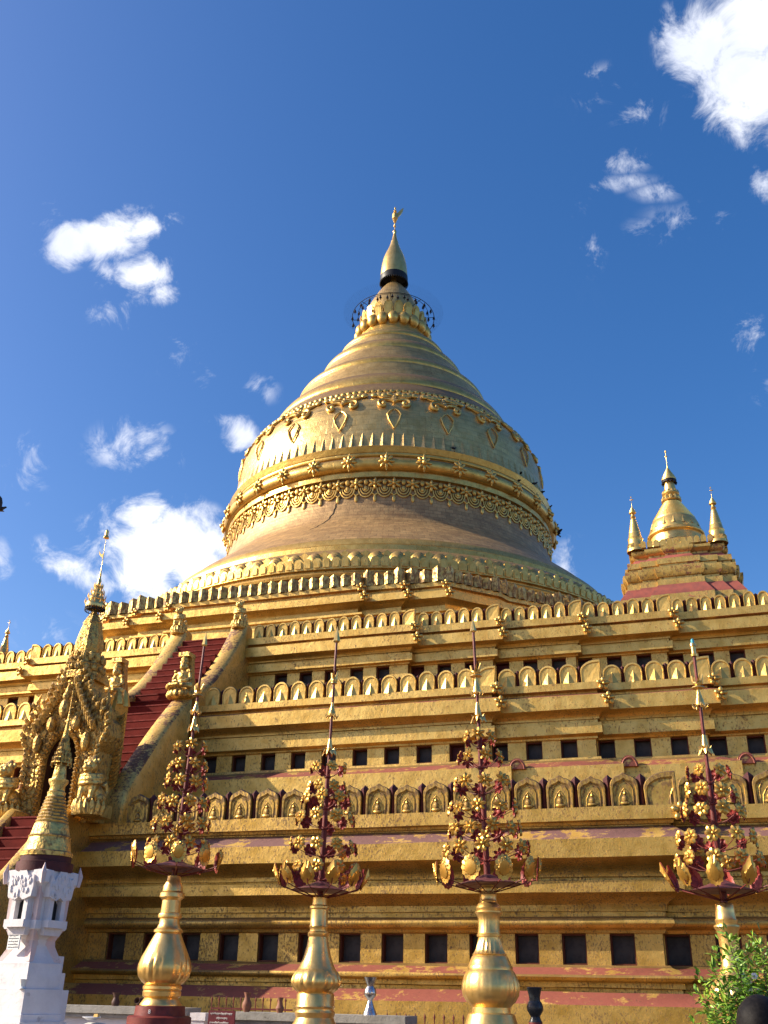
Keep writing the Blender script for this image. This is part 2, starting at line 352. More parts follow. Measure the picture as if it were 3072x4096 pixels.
def sweep(mb, path, prof, aref, jit=0.0, sub=1.2, top=None):
    """run a wall profile (depth a, z, material) round a closed plan (counter-clockwise), mitred at the corners"""
    P = []
    n = len(path)
    for i in range(n):
        a = Vector(path[i]); b = Vector(path[(i + 1) % n]); p = Vector(path[i - 1])
        e1 = (a - p).normalized(); e2 = (b - a).normalized()
        n1 = Vector((e1.y, -e1.x)); n2 = Vector((e2.y, -e2.x)); mt = (n1 + n2) / (1 + n1.dot(n2))
        P.append((a, mt))
        k = int((b - a).length / sub)
        for j in range(1, k): P.append((a.lerp(b, j / k), n2))
    N_ = len(P); vs = []; fs = []; ms = []
    for qi, (a, z, mt_) in enumerate(prof):
        for (p, mt) in P:
            dj = jit * mnoise.noise((p.x * 0.9, p.y * 0.9, qi * 3.7)); dz = jit * 0.8 * mnoise.noise((p.x * 0.6 + 9, p.y * 0.6, qi * 2.1))
            q = p + mt * (a - aref + dj); vs.append((q.x, q.y, z + dz))
    for i in range(len(prof) - 1):
        for j in range(N_):
            k = (j + 1) % N_
            fs.append((i * N_ + j, i * N_ + k, (i + 1) * N_ + k, (i + 1) * N_ + j)); ms.append(prof[i][2])
    mb.add(vs, fs, ms)
def rpath(a, xs, r):
    """square plan of half width a with steps of depth r at +-xs near each corner, counter-clockwise"""
    q = [];
    for k, x in enumerate(xs): q += [(x, -(a - k * r)), (x, -(a - (k + 1) * r))]
    e = a - len(xs) * r; q.append((e, -e))
    q += [(-y, -x) for x, y in reversed(q[:-1])]
    out = []
    for k in range(4):
        c, s = [1, 0, -1, 0][k], [0, 1, 0, -1][k]
        out += [(x * c - y * s, x * s + y * c) for x, y in q]
    return out
def blob(name, parts, vox, mats, parent=None, T=None, smooth=4):
    """one continuous figure: overlapping lumps fused into a single skin"""
    mb = MB()
    for p in parts: p(mb)
    me = mb.mesh(name, mats); o = bpy.data.objects.new(name, me); COL.objects.link(o)
    r = o.modifiers.new('r', 'REMESH'); r.mode = 'VOXEL'; r.voxel_size = vox
    s_ = o.modifiers.new('s', 'SMOOTH'); s_.iterations = smooth; s_.factor = 0.5
    dg = bpy.context.evaluated_depsgraph_get(); dg.update()
    me2 = bpy.data.meshes.new_from_object(o.evaluated_get(dg)); me2.name = name
    COL.objects.unlink(o); bpy.data.objects.remove(o); bpy.data.meshes.remove(me)
    me2.polygons.foreach_set('use_smooth', [True] * len(me2.polygons))
    return put(name, me2, parent, T)
# ------------------------------------------------------------------ ground
g = MB(); g.add([(-1500, -1500, 0), (1500, -1500, 0), (1500, 1500, 0), (-1500, 1500, 0)], [(0, 1, 2, 3)])
tag(obj('ground', g, ['ground'], angle=0), kind='structure')

# ------------------------------------------------------------------ the great pagoda
PAG = thing('golden_pagoda', 'great golden stupa with a bell dome on three stepped terraces of small windows', 'pagoda')
R_ = 0.27
G, RS, PU, DK = 0, 1, 2, 3
T1 = [(26.5, -0.2, 0), (26.5, 0.35, 0), (26.35, 0.4, 0), (26.35, 1.502, 1), (26.0, 1.717, 0), (25.6, 1.719, 0), (25.6, 1.795, 0), (25.66, 1.813, 0), (25.66, 1.903, 0), (25.76, 1.91, 0), (25.83, 1.95, 0), (25.845, 1.99, 0), (25.82, 2.03, 1), (25.75, 2.058, 1), (25.45, 2.171, 0), (25.4, 2.221, 0), (25.3, 2.224, 0),
      (24.95, 2.225, 0), (24.95, 2.806, 0), (25.3, 2.807, 0), (25.36, 2.824, 0), (25.38, 2.883, 0), (25.46, 2.895, 0), (25.54, 2.93, 0), (25.575, 2.985, 0), (25.575, 3.03, 0), (25.54, 3.085, 0), (25.48, 3.115, 0), (25.4, 3.133, 0), (25.4, 3.224, 0), (25.45, 3.23, 0), (25.45, 3.347, 0), (25.5, 3.40, 0), (25.6, 3.462, 0), (25.71, 3.52, 0), (25.85, 3.566, 0), (25.85, 3.784, 0), (25.6, 3.814, 0), (25.6, 3.871, 0), (25.66, 3.875, 0), (25.66, 3.958, 0), (25.72, 4.03, 0), (25.85, 4.10, 0), (26.0, 4.165, 0), (26.12, 4.214, 0), (26.12, 4.57, 2), (25.75, 4.823, 0), (25.7, 4.86, 0), (25.70, 4.89, 0), (25.76, 4.895, 0), (25.78, 4.95, 0), (25.9, 4.961, 0), (25.9, 5.234, 0), (21.4, 5.25, 0)]
T2 = [(22.7, 5.1, 0), (22.7, 6.824, 1), (22.3, 7.019, 0), (22.12, 7.097, 0), (22.1, 7.154, 0), (22.0, 7.176, 0), (21.7, 7.177, 0), (21.7, 7.637, 0), (22.0, 7.638, 0), (22.06, 7.645, 0), (22.07, 7.689, 0), (22.2, 7.746, 0), (22.2, 8.016, 0), (22.1, 8.03, 0), (22.1, 8.123, 0), (22.14, 8.13, 0), (22.14, 8.19, 0), (22.17, 8.23, 0), (22.25, 8.28, 0), (22.33, 8.315, 0), (22.42, 8.34, 0), (22.42, 8.70, 1), (22.15, 8.80, 0), (22.15, 8.85, 0), (22.3, 8.877, 0), (22.3, 9.065, 0), (18.4, 9.07, 0)]
T3 = [(19.35, 8.9, 0), (19.35, 9.95, 1), (19.12, 10.15, 0), (19.08, 10.29, 0), (19.0, 10.304, 0), (18.7, 10.305, 0), (18.7, 10.912, 0), (19.0, 10.913, 0), (19.06, 10.92, 0), (19.07, 10.95, 0), (19.2, 10.98, 0), (19.2, 11.208, 0), (19.1, 11.22, 0), (19.1, 11.29, 0), (19.14, 11.30, 0), (19.15, 11.35, 0), (19.2, 11.40, 0), (19.3, 11.425, 0), (19.42, 11.44, 0), (19.42, 11.76, 1), (19.15, 11.84, 0), (19.15, 11.875, 0), (19.3, 11.90, 0), (19.3, 12.121, 0), (14.6, 12.13, 0)]
TER = [  # profile, window plane, redents, window (half height centre z, h, w), spacing, corner gap, merlon plane, merlon z, h, pitch, broken for the stair
    (T1, 25.3, (14.15, 17.1, 20.0, 22.7), (2.224, 0.583, 0.50), 0.98, 0.80, 25.87, 5.234, 0.69, 0.70, 1.75, 'goldB'),
    (T2, 22.0, (10.0, 12.75, 15.5, 18.2), (7.177, 0.460, 0.43), 0.91, 0.86, 22.27, 9.065, 0.56, 0.53, 1.62, 'gold'),
    (T3, 19.0, (6.85, 9.5, 12.0, 14.65), (10.305, 0.607, 0.44), 0.87, 0.82, 19.27, 12.121, 0.51, 0.42, 1.55, 'gold')]

def arch_out(w, h, kind, n=7):
    """outline of one merlon, counter-clockwise seen from the front"""
    hw = w / 2
    if kind == 'ogee':
        rt = [(hw * 0.97, 0), (hw, h * 0.5)] + [(hw * cos(t) ** 0.75, h * (0.62 + 0.30 * sin(t))) for t in [pi / 2 * i / n for i in range(n)]]
        return rt + [(0, h)] + [(-x, z) for x, z in reversed(rt)]
    if kind == 'round':
        rt = [(hw * 0.94, 0), (hw, h * 0.5)] + [(hw * cos(t), h * (0.55 + 0.45 * sin(t))) for t in [pi / 2 * i / n for i in range(n)]]
        return rt + [(0, h)] + [(-x, z) for x, z in reversed(rt)]
    if kind == 'corner':   # cut straight where the wall turns
        return [(hw, 0), (hw, h * 1.06), (hw * 0.55, h * 1.06)] + [(-hw + 2 * hw * 0.78 * (1 - cos(t)), h * (0.55 + 0.51 * sin(t))) for t in [pi / 2 * i / n for i in range(n, -1, -1)]] + [(-hw * 0.95, 0)]
def inset(out, k, hz):
    cxm = 0.5 * (max(p[0] for p in out) + min(p[0] for p in out))
    return [(cxm + (x - cxm) * k, (z * k if z > 1e-6 else 0.0)) for x, z in out]
def merlon_mesh(w, h, t, kind, style, mats):
    mb = MB(); o = arch_out(w, h, kind); n = len(o)
    k1, k2, d = (0.84, 0.78, 0.035) if style == 'figure' else (0.89, 0.845, 0.02)
    i1 = inset(o, k1, h); i2 = inset(o, k2, h)
    e = 0.025
    vs = [(x, t, z) for x, z in o] + [(x * 1.0, e, z) for x, z in o] + [(x * 0.95, 0, z * 0.975) for x, z in o] + [(x, 0, z) for x, z in i1] + [(x, d, z) for x, z in i2]
    fs = []
    for L in range(4):
        for i in range(n - 1): fs.append((L * n + i, L * n + i + 1, (L + 1) * n + i + 1, (L + 1) * n + i))
    fs.append(tuple(range(4 * n, 5 * n))); fs.append(tuple(reversed(range(n))))
    mb.add(vs, [tuple(reversed(f)) for f in fs[:-2]] + fs[-2:], 0)
    if style == 'wedge':
        a, b = w * 0.36, h * 0.62
        if kind == 'corner': vs = [(-a, d, 0), (w * 0.42, d, 0), (w * 0.42, d, h * 0.92), (w * 0.42, -0.02, 0)]
        else: vs = [(-a, d, 0), (a, d, 0), (0, d, b), (0, -0.034 * h / 0.5, 0)]
        mb.add(vs, [(0, 3, 2), (3, 1, 2), (0, 1, 3)], 0)
    else:   # small seated figure under an arch
        if kind != 'corner':
            tube(mb, [(-w * .30, d, 0.02), (-w * .30, d, h * .5), (-w * .2, d, h * .66), (0, d, h * .74), (w * .2, d, h * .66), (w * .30, d, h * .5), (w * .30, d, 0.02)], 0.014, 5)
            ell(mb, (0, d, h * .10), (w * .19, .05, h * .07), seg=10, rings=6); ell(mb, (0, d, h * .22), (w * .11, .05, h * .12), seg=10, rings=6)
            ell(mb, (0, d, h * .38), (w * .065, .045, h * .055), seg=8, rings=6); tube(mb, [(0, d, h * .42), (0, d, h * .52)], [.022, .002], 5)
            tube(mb, [(-w * .22, d, 0.02), (-w * .2, d, h * .28), (-w * .09, d, h * .46), (0, d, h * .54), (w * .09, d, h * .46), (w * .2, d, h * .28), (w * .22, d, 0.02)], 0.011, 5)
        else:
            tube(mb, [(w * .3, d, 0.02), (w * .3, d, h * .3), (w * .4, d, h * .52)], 0.02, 5)
    return mb.mesh('merlon', mats, 30)
def post_mesh(h, w):
    mb = MB(); q = w / 2
    lp = lambda k, z: [(q * k, 0, z), (0, q * k, z), (-q * k, 0, z), (0, -q * k, z)]
    loft(mb, [lp(.75, 0), lp(.75, h * .55), lp(1.25, h * .82), lp(1.25, h * .86), lp(.02, h)])
    return mb.mesh('merlon_post', ['darkred'], 20)
def win_meshes(w, h):
    mb = MB(); f = 0.028
    for c, s in (((-w / 2 + f / 2, 0, h / 2), (f, .06, h)), ((w / 2 - f / 2, 0, h / 2), (f, .06, h)), ((0, 0.002, f / 2), (w - 2 * f, .056, f)), ((0, 0.002, h - f / 2), (w - 2 * f, .056, f))): box(mb, (c[0], .09, c[2]), (s[0], s[1] + .18, s[2]))
    p = MB(); box(p, (0, .15, h / 2), (w - 2 * f, .02, h - 2 * f)); box(p, (w * .08, .135, h * .2), (w * .5, .014, h * .26))
    return mb.mesh('window', ['frame']), p.mesh('pane', ['glass'], 0), None
def flower_mesh(r, mat):
    mb = MB()
    for k in range(5):
        a = 2 * pi * k / 5 + pi / 2
        ell(mb, (cos(a) * r * .58, -.12 * r, sin(a) * r * .58), (r * .42, r * .26, r * .30), seg=9, rings=6, rot=Matrix.Rotation(-a, 3, 'Y'))
    ell(mb, (0, -r * .34, 0), (r * .24, r * .3, r * .24), seg=10, rings=7)
    ell(mb, (0, r * .2, 0), (r * .5, r * .4, r * .5), seg=8, rings=6)
    return mb.mesh('corner_flower', [mat])
def antefix_mesh(r):
    mb = MB(); o = [(r * cos(t), r * sin(t) * 1.25) for t in [pi * i / 10 for i in range(11)]]
    prism(mb, o, -.06, .12, 0); tube(mb, [(x * .8, -.065, z * .8) for x, z in o], .02, 5)
    return mb.mesh('corner_antefix', ['goldrust'])
shut_mesh = None
for ti, (prof, aw, xs, (wz, wh, ww), sp, cg, am, mz, mh, pitch, brk, gmat) in enumerate(TER):
    mb = MB(); path = rpath(aw, xs, R_)
    sweep(mb, path, prof, aw, jit=0.022)
    bays = [(-xs[0], xs[0], 0)]
    e = aw - len(xs) * R_
    for k in range(len(xs)):
        x0 = xs[k]; x1 = xs[k + 1] if k + 1 < len(xs) else e
        bays += [(x0, x1, k + 1), (-x1, -x0, k + 1)]
    wins = []
    for (xa, xb, k) in bays:
        yp = -(aw - k * R_)
        if k == 0:
            xw = []; x = xb - cg
            while x > (0.95 if ti == 0 else 1.75): xw += [x, -x]; x -= sp
        else:
            xw = []; x = ww / 2 + 0.02
            while x < (xb - xa) - 0.5: xw.append(x); x += sp
            xw = [xa + q for q in xw] if xa > 0 else [xb - q for q in xw]
        xw.sort()
        edges = [xa] + [v for q in xw for v in (q - ww / 2, q + ww / 2)] + [xb]
        for i in range(0, len(edges), 2):
            if edges[i + 1] - edges[i] > 0.015:
                box(mb, ((edges[i] + edges[i + 1]) / 2, yp + 0.21, wz + wh / 2), (edges[i + 1] - edges[i], 0.42, wh + 0.03), 0)
        wins += [(q, yp) for q in xw if -9.5 < q < 22.5]
    for s in (1, 2, 3):
        for (xa, xb, k) in bays:
            box(mb, ((xa + xb) / 2, -(aw - k * R_) + 0.21, wz + wh / 2), (xb - xa, 0.42, wh + 0.03), 0, Matrix.Rotation(s * pi / 2, 4, 'Z'))
    TO = obj('terrace', mb, [gmat, 'goldrust', 'goldpurple'], PAG)
    wm, pm, _ = win_meshes(ww, wh)
    pr = pm.copy(); pr.materials.clear(); pr.materials.append(M['shutter'])
    for i, (x, y) in enumerate(wins):
        w_ = put('window', wm, PAG, T_(x, y + 0.10, wz))
        red = (ti == 2 and i % 6 == 4) or (ti == 1 and i % 11 == 6)
        put('pane', pr if red else pm, w_)
    # battlement of merlons
    t = 0.17 if ti == 0 else 0.13
    kind, style = ('ogee', 'figure') if ti == 0 else ('round', 'wedge')
    mt = ['merlonlow'] if ti == 0 else ['merlon']
    cache = {}
    pm_ = post_mesh(mh * (0.98 if ti == 0 else 0.86), 0.17 if ti == 0 else 0.12)
    off = am - aw
    rest = MB(); restp = MB()
    lo_i, hi_i = ((-2.9, 17.3), (-6.2, 17.3), (0.5, 13.2))[ti]
    for (xa, xb, k) in bays:
        y = -(am - k * R_)
        runs = [(-xb - off, -brk), (brk, xb + off)] if k == 0 else [(xa + (off if xa > 0 else -off), xb + (off if xa > 0 else -off))]
        for (ra, rb) in runs:
            n = max(1, round((rb - ra) / pitch)); p_ = (rb - ra) / n
            right = (ra + rb) / 2 > 0
            for j in range(n):
                xc = ra + (j + .5) * p_
                crn = (right and j == n - 1) or (not right and j == 0)
                gap = 0.10 if ti == 0 else 0.078
                key = (round(p_, 2), crn)
                if key not in cache: cache[key] = merlon_mesh(p_ - gap + (gap * .8 if crn else 0), mh, t, 'corner' if crn else kind, style, mt)
                sx = -1 if (crn and not right) else 1
                T = T_(xc + (gap * .4 * (1 if right else -1) if crn else 0) + random.uniform(-.006, .006), y + random.uniform(-.008, .008), mz - .01, rz=random.uniform(-.045, .045), ry=random.gauss(0, .014), sc=(sx, random.uniform(.85, 1.15), random.uniform(.94, 1.03)))
                TP = T_(xc + p_ / 2, y + .1, mz)
                if lo_i < xc < hi_i:
                    put('merlon', cache[key], TO, T)
                    if j < n - 1: put('merlon_post', pm_, TO, TP)
                else:
                    for tgt, me_, T__ in ((rest, cache[key], T), (restp, pm_, TP))[:2 if j < n - 1 else 1]:
                        tgt.add([v.co for v in me_.vertices], [tuple(f.vertices) for f in me_.polygons], 0, T__)
    if rest.v:
        tag(obj('merlon', rest, mt, TO, angle=30), kind='stuff'); tag(obj('merlon_post', restp, ['darkred'], TO, angle=20), kind='stuff')
    # flowers on the corners of the two ledges, antefixes on the plinth
    fm = flower_mesh(0.21 if ti == 0 else 0.185, 'orn'); afm = antefix_mesh(.22 if ti < 2 else .16)
    led = ((26.12, 4.42), (25.9, 5.08)) if ti == 0 else ((22.42, 8.55), (22.3, 8.97)) if ti == 1 else ((19.42, 11.62), (19.3, 12.02))
    for k, x in enumerate(xs):
        for sgn in (1, -1):
            if not (-9 < sgn * x < 23): continue
            for (al, zl) in led:
                put('corner_flower', fm, PAG, T_(sgn * (x + al - aw + .03), -(al - k * R_ + .05), zl, rz=sgn * .5 + random.uniform(-.1, .1)))
            if sgn > 0:
                za, ap = ((1.52, 26.36) if ti == 0 else (6.83, 22.7) if ti == 1 else (9.95, 19.35))
                put('corner_antefix', afm, PAG, T_(x + ap - aw + .12, -(ap - (k + 1) * R_ + .05), za - .04, rz=.15))

# octagonal terrace
OC = [(15.6, 12.0, 0), (15.6, 13.997, 0), (15.65, 14.01, 0), (15.68, 14.03, 0), (15.68, 14.10, 0), (15.65, 14.12, 0), (15.45, 14.14, 0), (15.45, 14.332, 0), (15.5, 14.39, 0), (15.6, 14.45, 0), (15.7, 14.50, 0), (15.8, 14.52, 0), (15.8, 14.78, 1), (15.45, 14.92, 0), (15.45, 15.02, 0), (15.6, 15.05, 0), (15.6, 15.219, 0), (13.0, 15.25, 0), (12.9, 16.2, 0)]
oq = [(4.0, -15.6), (4.0, -15.38), (5.6, -15.38), (5.6, -15.16), (7.1, -15.16)]
oq2 = [(9.0, -13.26), (9.35, -12.6), (10.9, -11.2), (11.2, -10.9), (12.6, -9.35), (13.26, -9.0)]
opath = []
for k in range(4):
    c, s = [1, 0, -1, 0][k], [0, 1, 0, -1][k]
    seg_ = [(-x, y) for x, y in reversed(oq)] + oq + [(8.8, -13.46), (9.0, -12.95), (10.8, -11.2), (11.2, -10.8), (12.95, -9.0), (13.46, -8.8)]
    opath += [(x * c - y * s, x * s + y * c) for x, y in seg_]
mb = MB(); sweep(mb, opath, OC, 15.6, jit=0.03)
OT = obj('octagonal_terrace', mb, ['gold', 'goldrust'], PAG)
mb = MB()
def oct_merlon(w, h, corner=False):
    t = .3
    vs = [(-w / 2, 0, 0), (-w / 2, 0, h * .86), (w / 2, 0, h * .86), (w / 2, 0, 0), (-.05 * w, -.1, 0), (-.05 * w, -.1, h), (w / 2, t, 0), (w / 2, t, h * .86), (-w / 2, t, 0), (-w / 2, t, h * .86), (0, t * .5, h * 1.03)]
    return vs, [(0, 4, 5, 1), (4, 3, 2, 5), (3, 6, 7, 2), (9, 8, 0, 1), (1, 5, 10, 9), (5, 2, 10), (2, 7, 10), (7, 9, 10), (8, 9, 7, 6)]
for i in range(len(opath)):
    a = Vector(opath[i]); b = Vector(opath[(i + 1) % len(opath)]); L = (b - a).length
    if L < .45: continue
    d = (b - a) / L; n = max(1, round(L / .43)); p_ = L / n; rz = atan2(d.y, d.x)
    for j in range(n):
        c = a + d * (p_ * (j + .5))
        big = 1.22 if (j in (0, n - 1) and L < 4.5) else 1.0
        vs, fs = oct_merlon((p_ - .03) * (1.05 if big > 1 else 1), .50 * big * random.uniform(.94, 1.04))
        mb.add(vs, fs, 0, T_(c.x, c.y, 15.21, rz + random.uniform(-.04, .04)))
        if j < n - 1:
            q = a + d * (p_ * (j + 1)); vs, fs = oct_merlon(.07, .42); mb.add(vs, fs, 0, T_(q.x - d.y * .14, q.y + d.x * .14, 15.21, rz))
tag(obj('octagon_merlon', mb, ['merlonoct'], PAG, angle=0), kind='stuff')
fm = flower_mesh(.2, 'orn')
for x, y in ((4.0, 15.6), (5.6, 15.38), (7.1, 15.1)):
    for sgn in (1, -1):
        for dz, da in ((14.68, .22), (15.1, .02)): put('corner_flower', fm, PAG, T_(sgn * (x + da), -(y + da), dz, rz=sgn * .4))

# round terrace with petals, bell, cone
RT = [(13.0, 15.2, 0), (13.05, 16.5, 1), (13.05, 16.78, 1), (13.2, 16.80, 0), (13.24, 16.9, 0), (13.2, 16.97, 0), (13.12, 17.0, 0), (13.12, 17.06, 0), (13.26, 17.1, 0), (13.26, 17.18, 0), (12.6, 17.2, 0), (12.55, 18.1, 0), (12.3, 18.35, 0), (12.0, 18.42, 0), (11.98, 18.72, 0), (11.7, 18.76, 0), (11.75, 18.85, 0), (11.62, 19.15, 0), (11.45, 19.25, 0), (11.3, 19.3, 0)]
mb = MB(); lathe(mb, RT, 160)
obj('round_terrace', mb, ['gold', 'bell'], PAG)
mb = MB(); n = 208
ao = arch_out(.388, .44, 'round', 5)
for j in range(n):
    a = 2 * pi * j / n; T = T_(13.26 * cos(a), 13.26 * sin(a), 17.17, a + pi / 2)
    prism(mb, ao, 0, .2, 0, T); prism(mb, [(x * .66, z * .82) for x, z in ao], -.035, 0, 0, T)
tag(obj('round_terrace_merlon', mb, ['merlonoct' if False else 'merlon'], PAG), kind='stuff')
mb = MB(); n = 92
for j in range(n):
    a = 2 * pi * j / n; T = T_(12.72 * cos(a), 12.72 * sin(a), 17.2, a + pi / 2)
    ell(mb, (0, 0, .42), (.38, .17, .46), 0, T, 16, 8); ell(mb, (0, -.06, .38), (.29, .17, .38), 0, T, 16, 8); ell(mb, (0, -.12, .36), (.18, .15, .3), 0, T, 12, 8)
    T = T_(12.66 * cos(a + pi / n), 12.66 * sin(a + pi / n), 17.2, a + pi / n + pi / 2)
    prism(mb, [(.1, 0), (.12, .6), (.15, .8), (0, .92), (-.15, .8), (-.12, .6), (-.1, 0)], -.1, .1, 0, T)
tag(obj('round_terrace_petal', mb, ['merlon'], PAG), kind='stuff')

BELL = [(11.5, 19.2), (10.95, 19.75), (10.35, 20.25), (9.7, 20.75), (9.25, 21.15), (9.0, 21.5), (8.84, 22.0), (8.76, 22.6), (8.72, 23.1), (8.70, 23.63)]
mb = MB(); lathe(mb, BELL, 180, cap=False); obj('lower_bell', mb, ['bell'], PAG)
def rof(z, P):
    for (r0, z0), (r1, z1) in zip(P[:-1], P[1:]):
        if z0 <= z <= z1: return r0 + (r1 - r0) * (z - z0) / (z1 - z0)
    return P[-1][0] if z > P[-1][1] else P[0][0]
RING = [(8.83, 23.6), (8.98, 23.63), (8.99, 23.86), (8.94, 23.88), (8.94, 23.93), (8.99, 23.94)] + [(8.98 + .27 * sin(t), 24.29 - .33 * cos(t)) for t in [pi * i / 10 for i in range(11)]] + [(8.95, 24.64), (8.92, 24.72), (9.0, 24.76), (9.02, 24.82), (8.95, 24.86), (8.95, 24.95), (8.98, 24.96), (8.99, 25.25), (8.86, 25.34), (8.68, 25.36)]
RING = [(r - .1 * (1 if z < 25.2 else 0), z) for r, z in RING]
mb = MB(); lathe(mb, RING, 200, cap=False); obj('bell_moulding', mb, ['ring'], PAG)
UB = [(8.72, 25.33), (8.62, 26.0), (8.60, 26.5), (8.58, 27.0), (8.50, 27.5), (8.37, 28.0), (8.06, 28.5), (7.72, 29.0), (7.5, 29.3)]
mb = MB(); lathe(mb, UB, 180, cap=False); obj('upper_bell', mb, ['bellgold'], PAG)
def roll(r0, z0, r1, z1, b, n=8):
    out = []
    dx, dz = r1 - r0, z1 - z0; L = sqrt(dx * dx + dz * dz)
    for i in range(n + 1):
        t = pi * i / n; s = (1 - cos(t)) / 2
        out.append((r0 + dx * s + b * sin(t) * dz / L, z0 + dz * s - b * sin(t) * dx / L))
    return out
CN = [(7.45, 29.25), (7.60, 29.28), (7.58, 29.34), (7.28, 29.75), (6.96, 30.14), (6.9, 30.2)] + roll(6.9, 30.2, 6.28, 31.2, .15) + [(6.2, 31.22), (6.18, 31.3), (5.55, 32.46)] + roll(5.55, 32.5, 5.15, 33.08, .14) + [(5.03, 33.1), (5.0, 33.16), (4.22, 34.46)] + roll(4.22, 34.5, 3.72, 35.26, .14) + [(3.58, 35.28), (3.56, 35.34), (3.18, 36.06)] + roll(3.18, 36.08, 2.9, 36.56, .13) + [(2.78, 36.58), (2.72, 36.7), (2.68, 36.72)] + roll(2.66, 36.75, 2.5, 37.0, .08, 5) + [(2.36, 37.05), (2.08, 37.7), (2.0, 38.2)]
CN = [(r, z, 1 if (z < 29.8 or 30.19 < z < 31.2 or 32.49 < z < 33.08 or 34.49 < z < 35.26 or 36.07 < z < 36.56 or z > 36.74) else 0) for r, z in CN]
mb = MB(); lathe(mb, CN, 120, cap=False); obj('ringed_cone', mb, ['cone', 'ring'], PAG)
mb = MB()
lathe(mb, [(2.0, 38.1), (1.95, 38.7), (1.72, 38.8), (1.75, 39.3), (1.66, 39.9), (1.5, 40.35), (1.26, 40.85), (1.02, 41.3), (.8, 41.66), (.58, 41.96), (.34, 42.22), (.16, 42.4), (.1, 44)], 48, cap=False)
bud = obj('banana_bud', mb, ['cone'], PAG)
mb = MB(); ell(mb, (0, 0, 0), (.34, .3, .44), seg=16, rings=10); bme = mb.mesh('bead', ['orn'])
for j in range(20):
    a = 2 * pi * j / 20; put('bead', bme, PAG, T_(2.1 * cos(a), 2.1 * sin(a), 38.08, a + pi / 2))
mb = MB(); o = arch_out(.56, .95, 'round'); prism(mb, o, -.05, .06); prism(mb, [(x * .7, z * .8 + .05) for x, z in o], -.1, -.05); lpm = mb.mesh('lotus_petal', ['orn'])
for j in range(20):
    a = 2 * pi * (j + .5) / 20; put('lotus_petal', lpm, PAG, T_(1.86 * cos(a), 1.86 * sin(a), 38.5, a + pi / 2, rx=radians(10)))
def dome_T(phi, z, P, out=0.0, roll_=0.0):
    r = rof(z, P); e = .15
    sl = (rof(z + e, P) - rof(z - e, P)) / (2 * e)
    n = Vector((cos(phi), sin(phi), -sl)).normalized(); tx = Vector((-sin(phi), cos(phi), 0)); up = n.cross(tx)
    p = Vector((r * cos(phi), r * sin(phi), z)) + n * out
    m_ = Matrix.Identity(4)
    for i in range(3): m_[i][0] = tx[i]; m_[i][1] = -n[i]; m_[i][2] = up[i]; m_[i][3] = p[i]
    return m_
PHC = atan2(CAM.y, CAM.x)
# raised triangles round the foot of the upper bell
mb = MB(); n = 108
for j in range(n):
    T = dome_T(PHC + .012 + 2 * pi * j / n, 25.4, UB)
    mb.add([(-.19, 0.02, -.05), (.19, 0.02, -.05), (0, 0.02, .92), (0, -.10, -.05)], [(0, 3, 2), (3, 1, 2), (0, 1, 3)], 0, T)
obj('triangle_band', mb, ['bellgold'], PAG, angle=10)
# flowers clasping the roll
mb = MB()
for k in range(8):
    a = 2 * pi * k / 8
    ell(mb, (cos(a) * .2, -.03, sin(a) * .22), (.2, .09, .085), seg=8, rings=6, rot=Matrix.Rotation(-a, 3, 'Y'))
ell(mb, (0, -.1, 0), (.12, .14, .14)); tube(mb, [(0, .02, .2), (0, -.02, .52)], [.09, .01], 6); tube(mb, [(0, .02, -.2), (0, -.02, -.48)], [.09, .01], 6)
rfm = mb.mesh('moulding_flower', ['orn'])
for j in range(32): put('moulding_flower', rfm, PAG, dome_T(PHC - .022 + 2 * pi * j / 32, 24.29, [(9.13, 20), (9.13, 30)]))
# hanging garland under the moulding
mb = MB()
for k in range(6):
    a = 2 * pi * k / 6 + .5
    ell(mb, (cos(a) * .2, -.05, sin(a) * .16), (.17, .1, .09), seg=8, rings=5, rot=Matrix.Rotation(-a, 3, 'Y'))
ell(mb, (0, -.12, 0), (.1, .1, .1), seg=8, rings=6)
for q in (.36, .25, .14):
    tube(mb, [(.45 + q * cos(t), -.03, -.22 + 1.35 * q * sin(t)) for t in [pi + pi * i / 10 for i in range(11)]], .038, 6)
ell(mb, (0, -.05, -.78), (.085, .06, .2), seg=8, rings=6); tube(mb, [(-.14, -.03, -.5), (0, -.05, -.62), (.14, -.03, -.5)], .05, 6); ell(mb, (.45, -.05, -.25), (.09, .07, .14), seg=8, rings=6)
ell(mb, (.45, -.04, .08), (.12, .08, .17), seg=8, rings=6)
gm = mb.mesh('garland_flower', ['orn'])
for j in range(62): put('garland_flower', gm, PAG, dome_T(PHC + .02 + 2 * pi * j / 62, 23.3, [(8.75, 20), (8.75, 30)]))
# scrolls and heart shaped pendants under the shoulder
mb = MB()
for sgn in (1, -1):
    sp_ = [(sgn * (.50 + (.50 - .042 * i) * cos(-pi * .9 + .5 * i)), -.07, -1.45 + (.52 - .044 * i) * sin(pi * .9 - .5 * i)) for i in range(11)]
    tube(mb, [(sgn * .07, -.05, -.35), (sgn * .06, -.06, -1.0)] + sp_, [.05, .08] + [.085] * 11, 6)
    ell(mb, (sgn * .50, -.10, -1.42), (.12, .1, .12), seg=8, rings=6)
    for k in range(4): ell(mb, (sgn * (.25 + .25 * k), -.09, -.45 - .08 * (k % 2)), (.19, .11, .19), seg=9, rings=6)
    tube(mb, [(sgn * .1, -.05, -.8), (sgn * .55, -.08, -.85), (sgn * 1.05, -.06, -.45)], [.05, .1, .04], 6)
    tube(mb, [(sgn * .03, -.03, -1.75), (sgn * .2, -.06, -1.92), (sgn * .34, -.06, -2.15), (sgn * .24, -.06, -2.5), (0, -.06, -2.98)], [.03, .04, .048, .045, .03], 6)
for k in range(3): ell(mb, (0, -.08, -.7 - .3 * k), (.08, .08, .1), seg=8, rings=6)
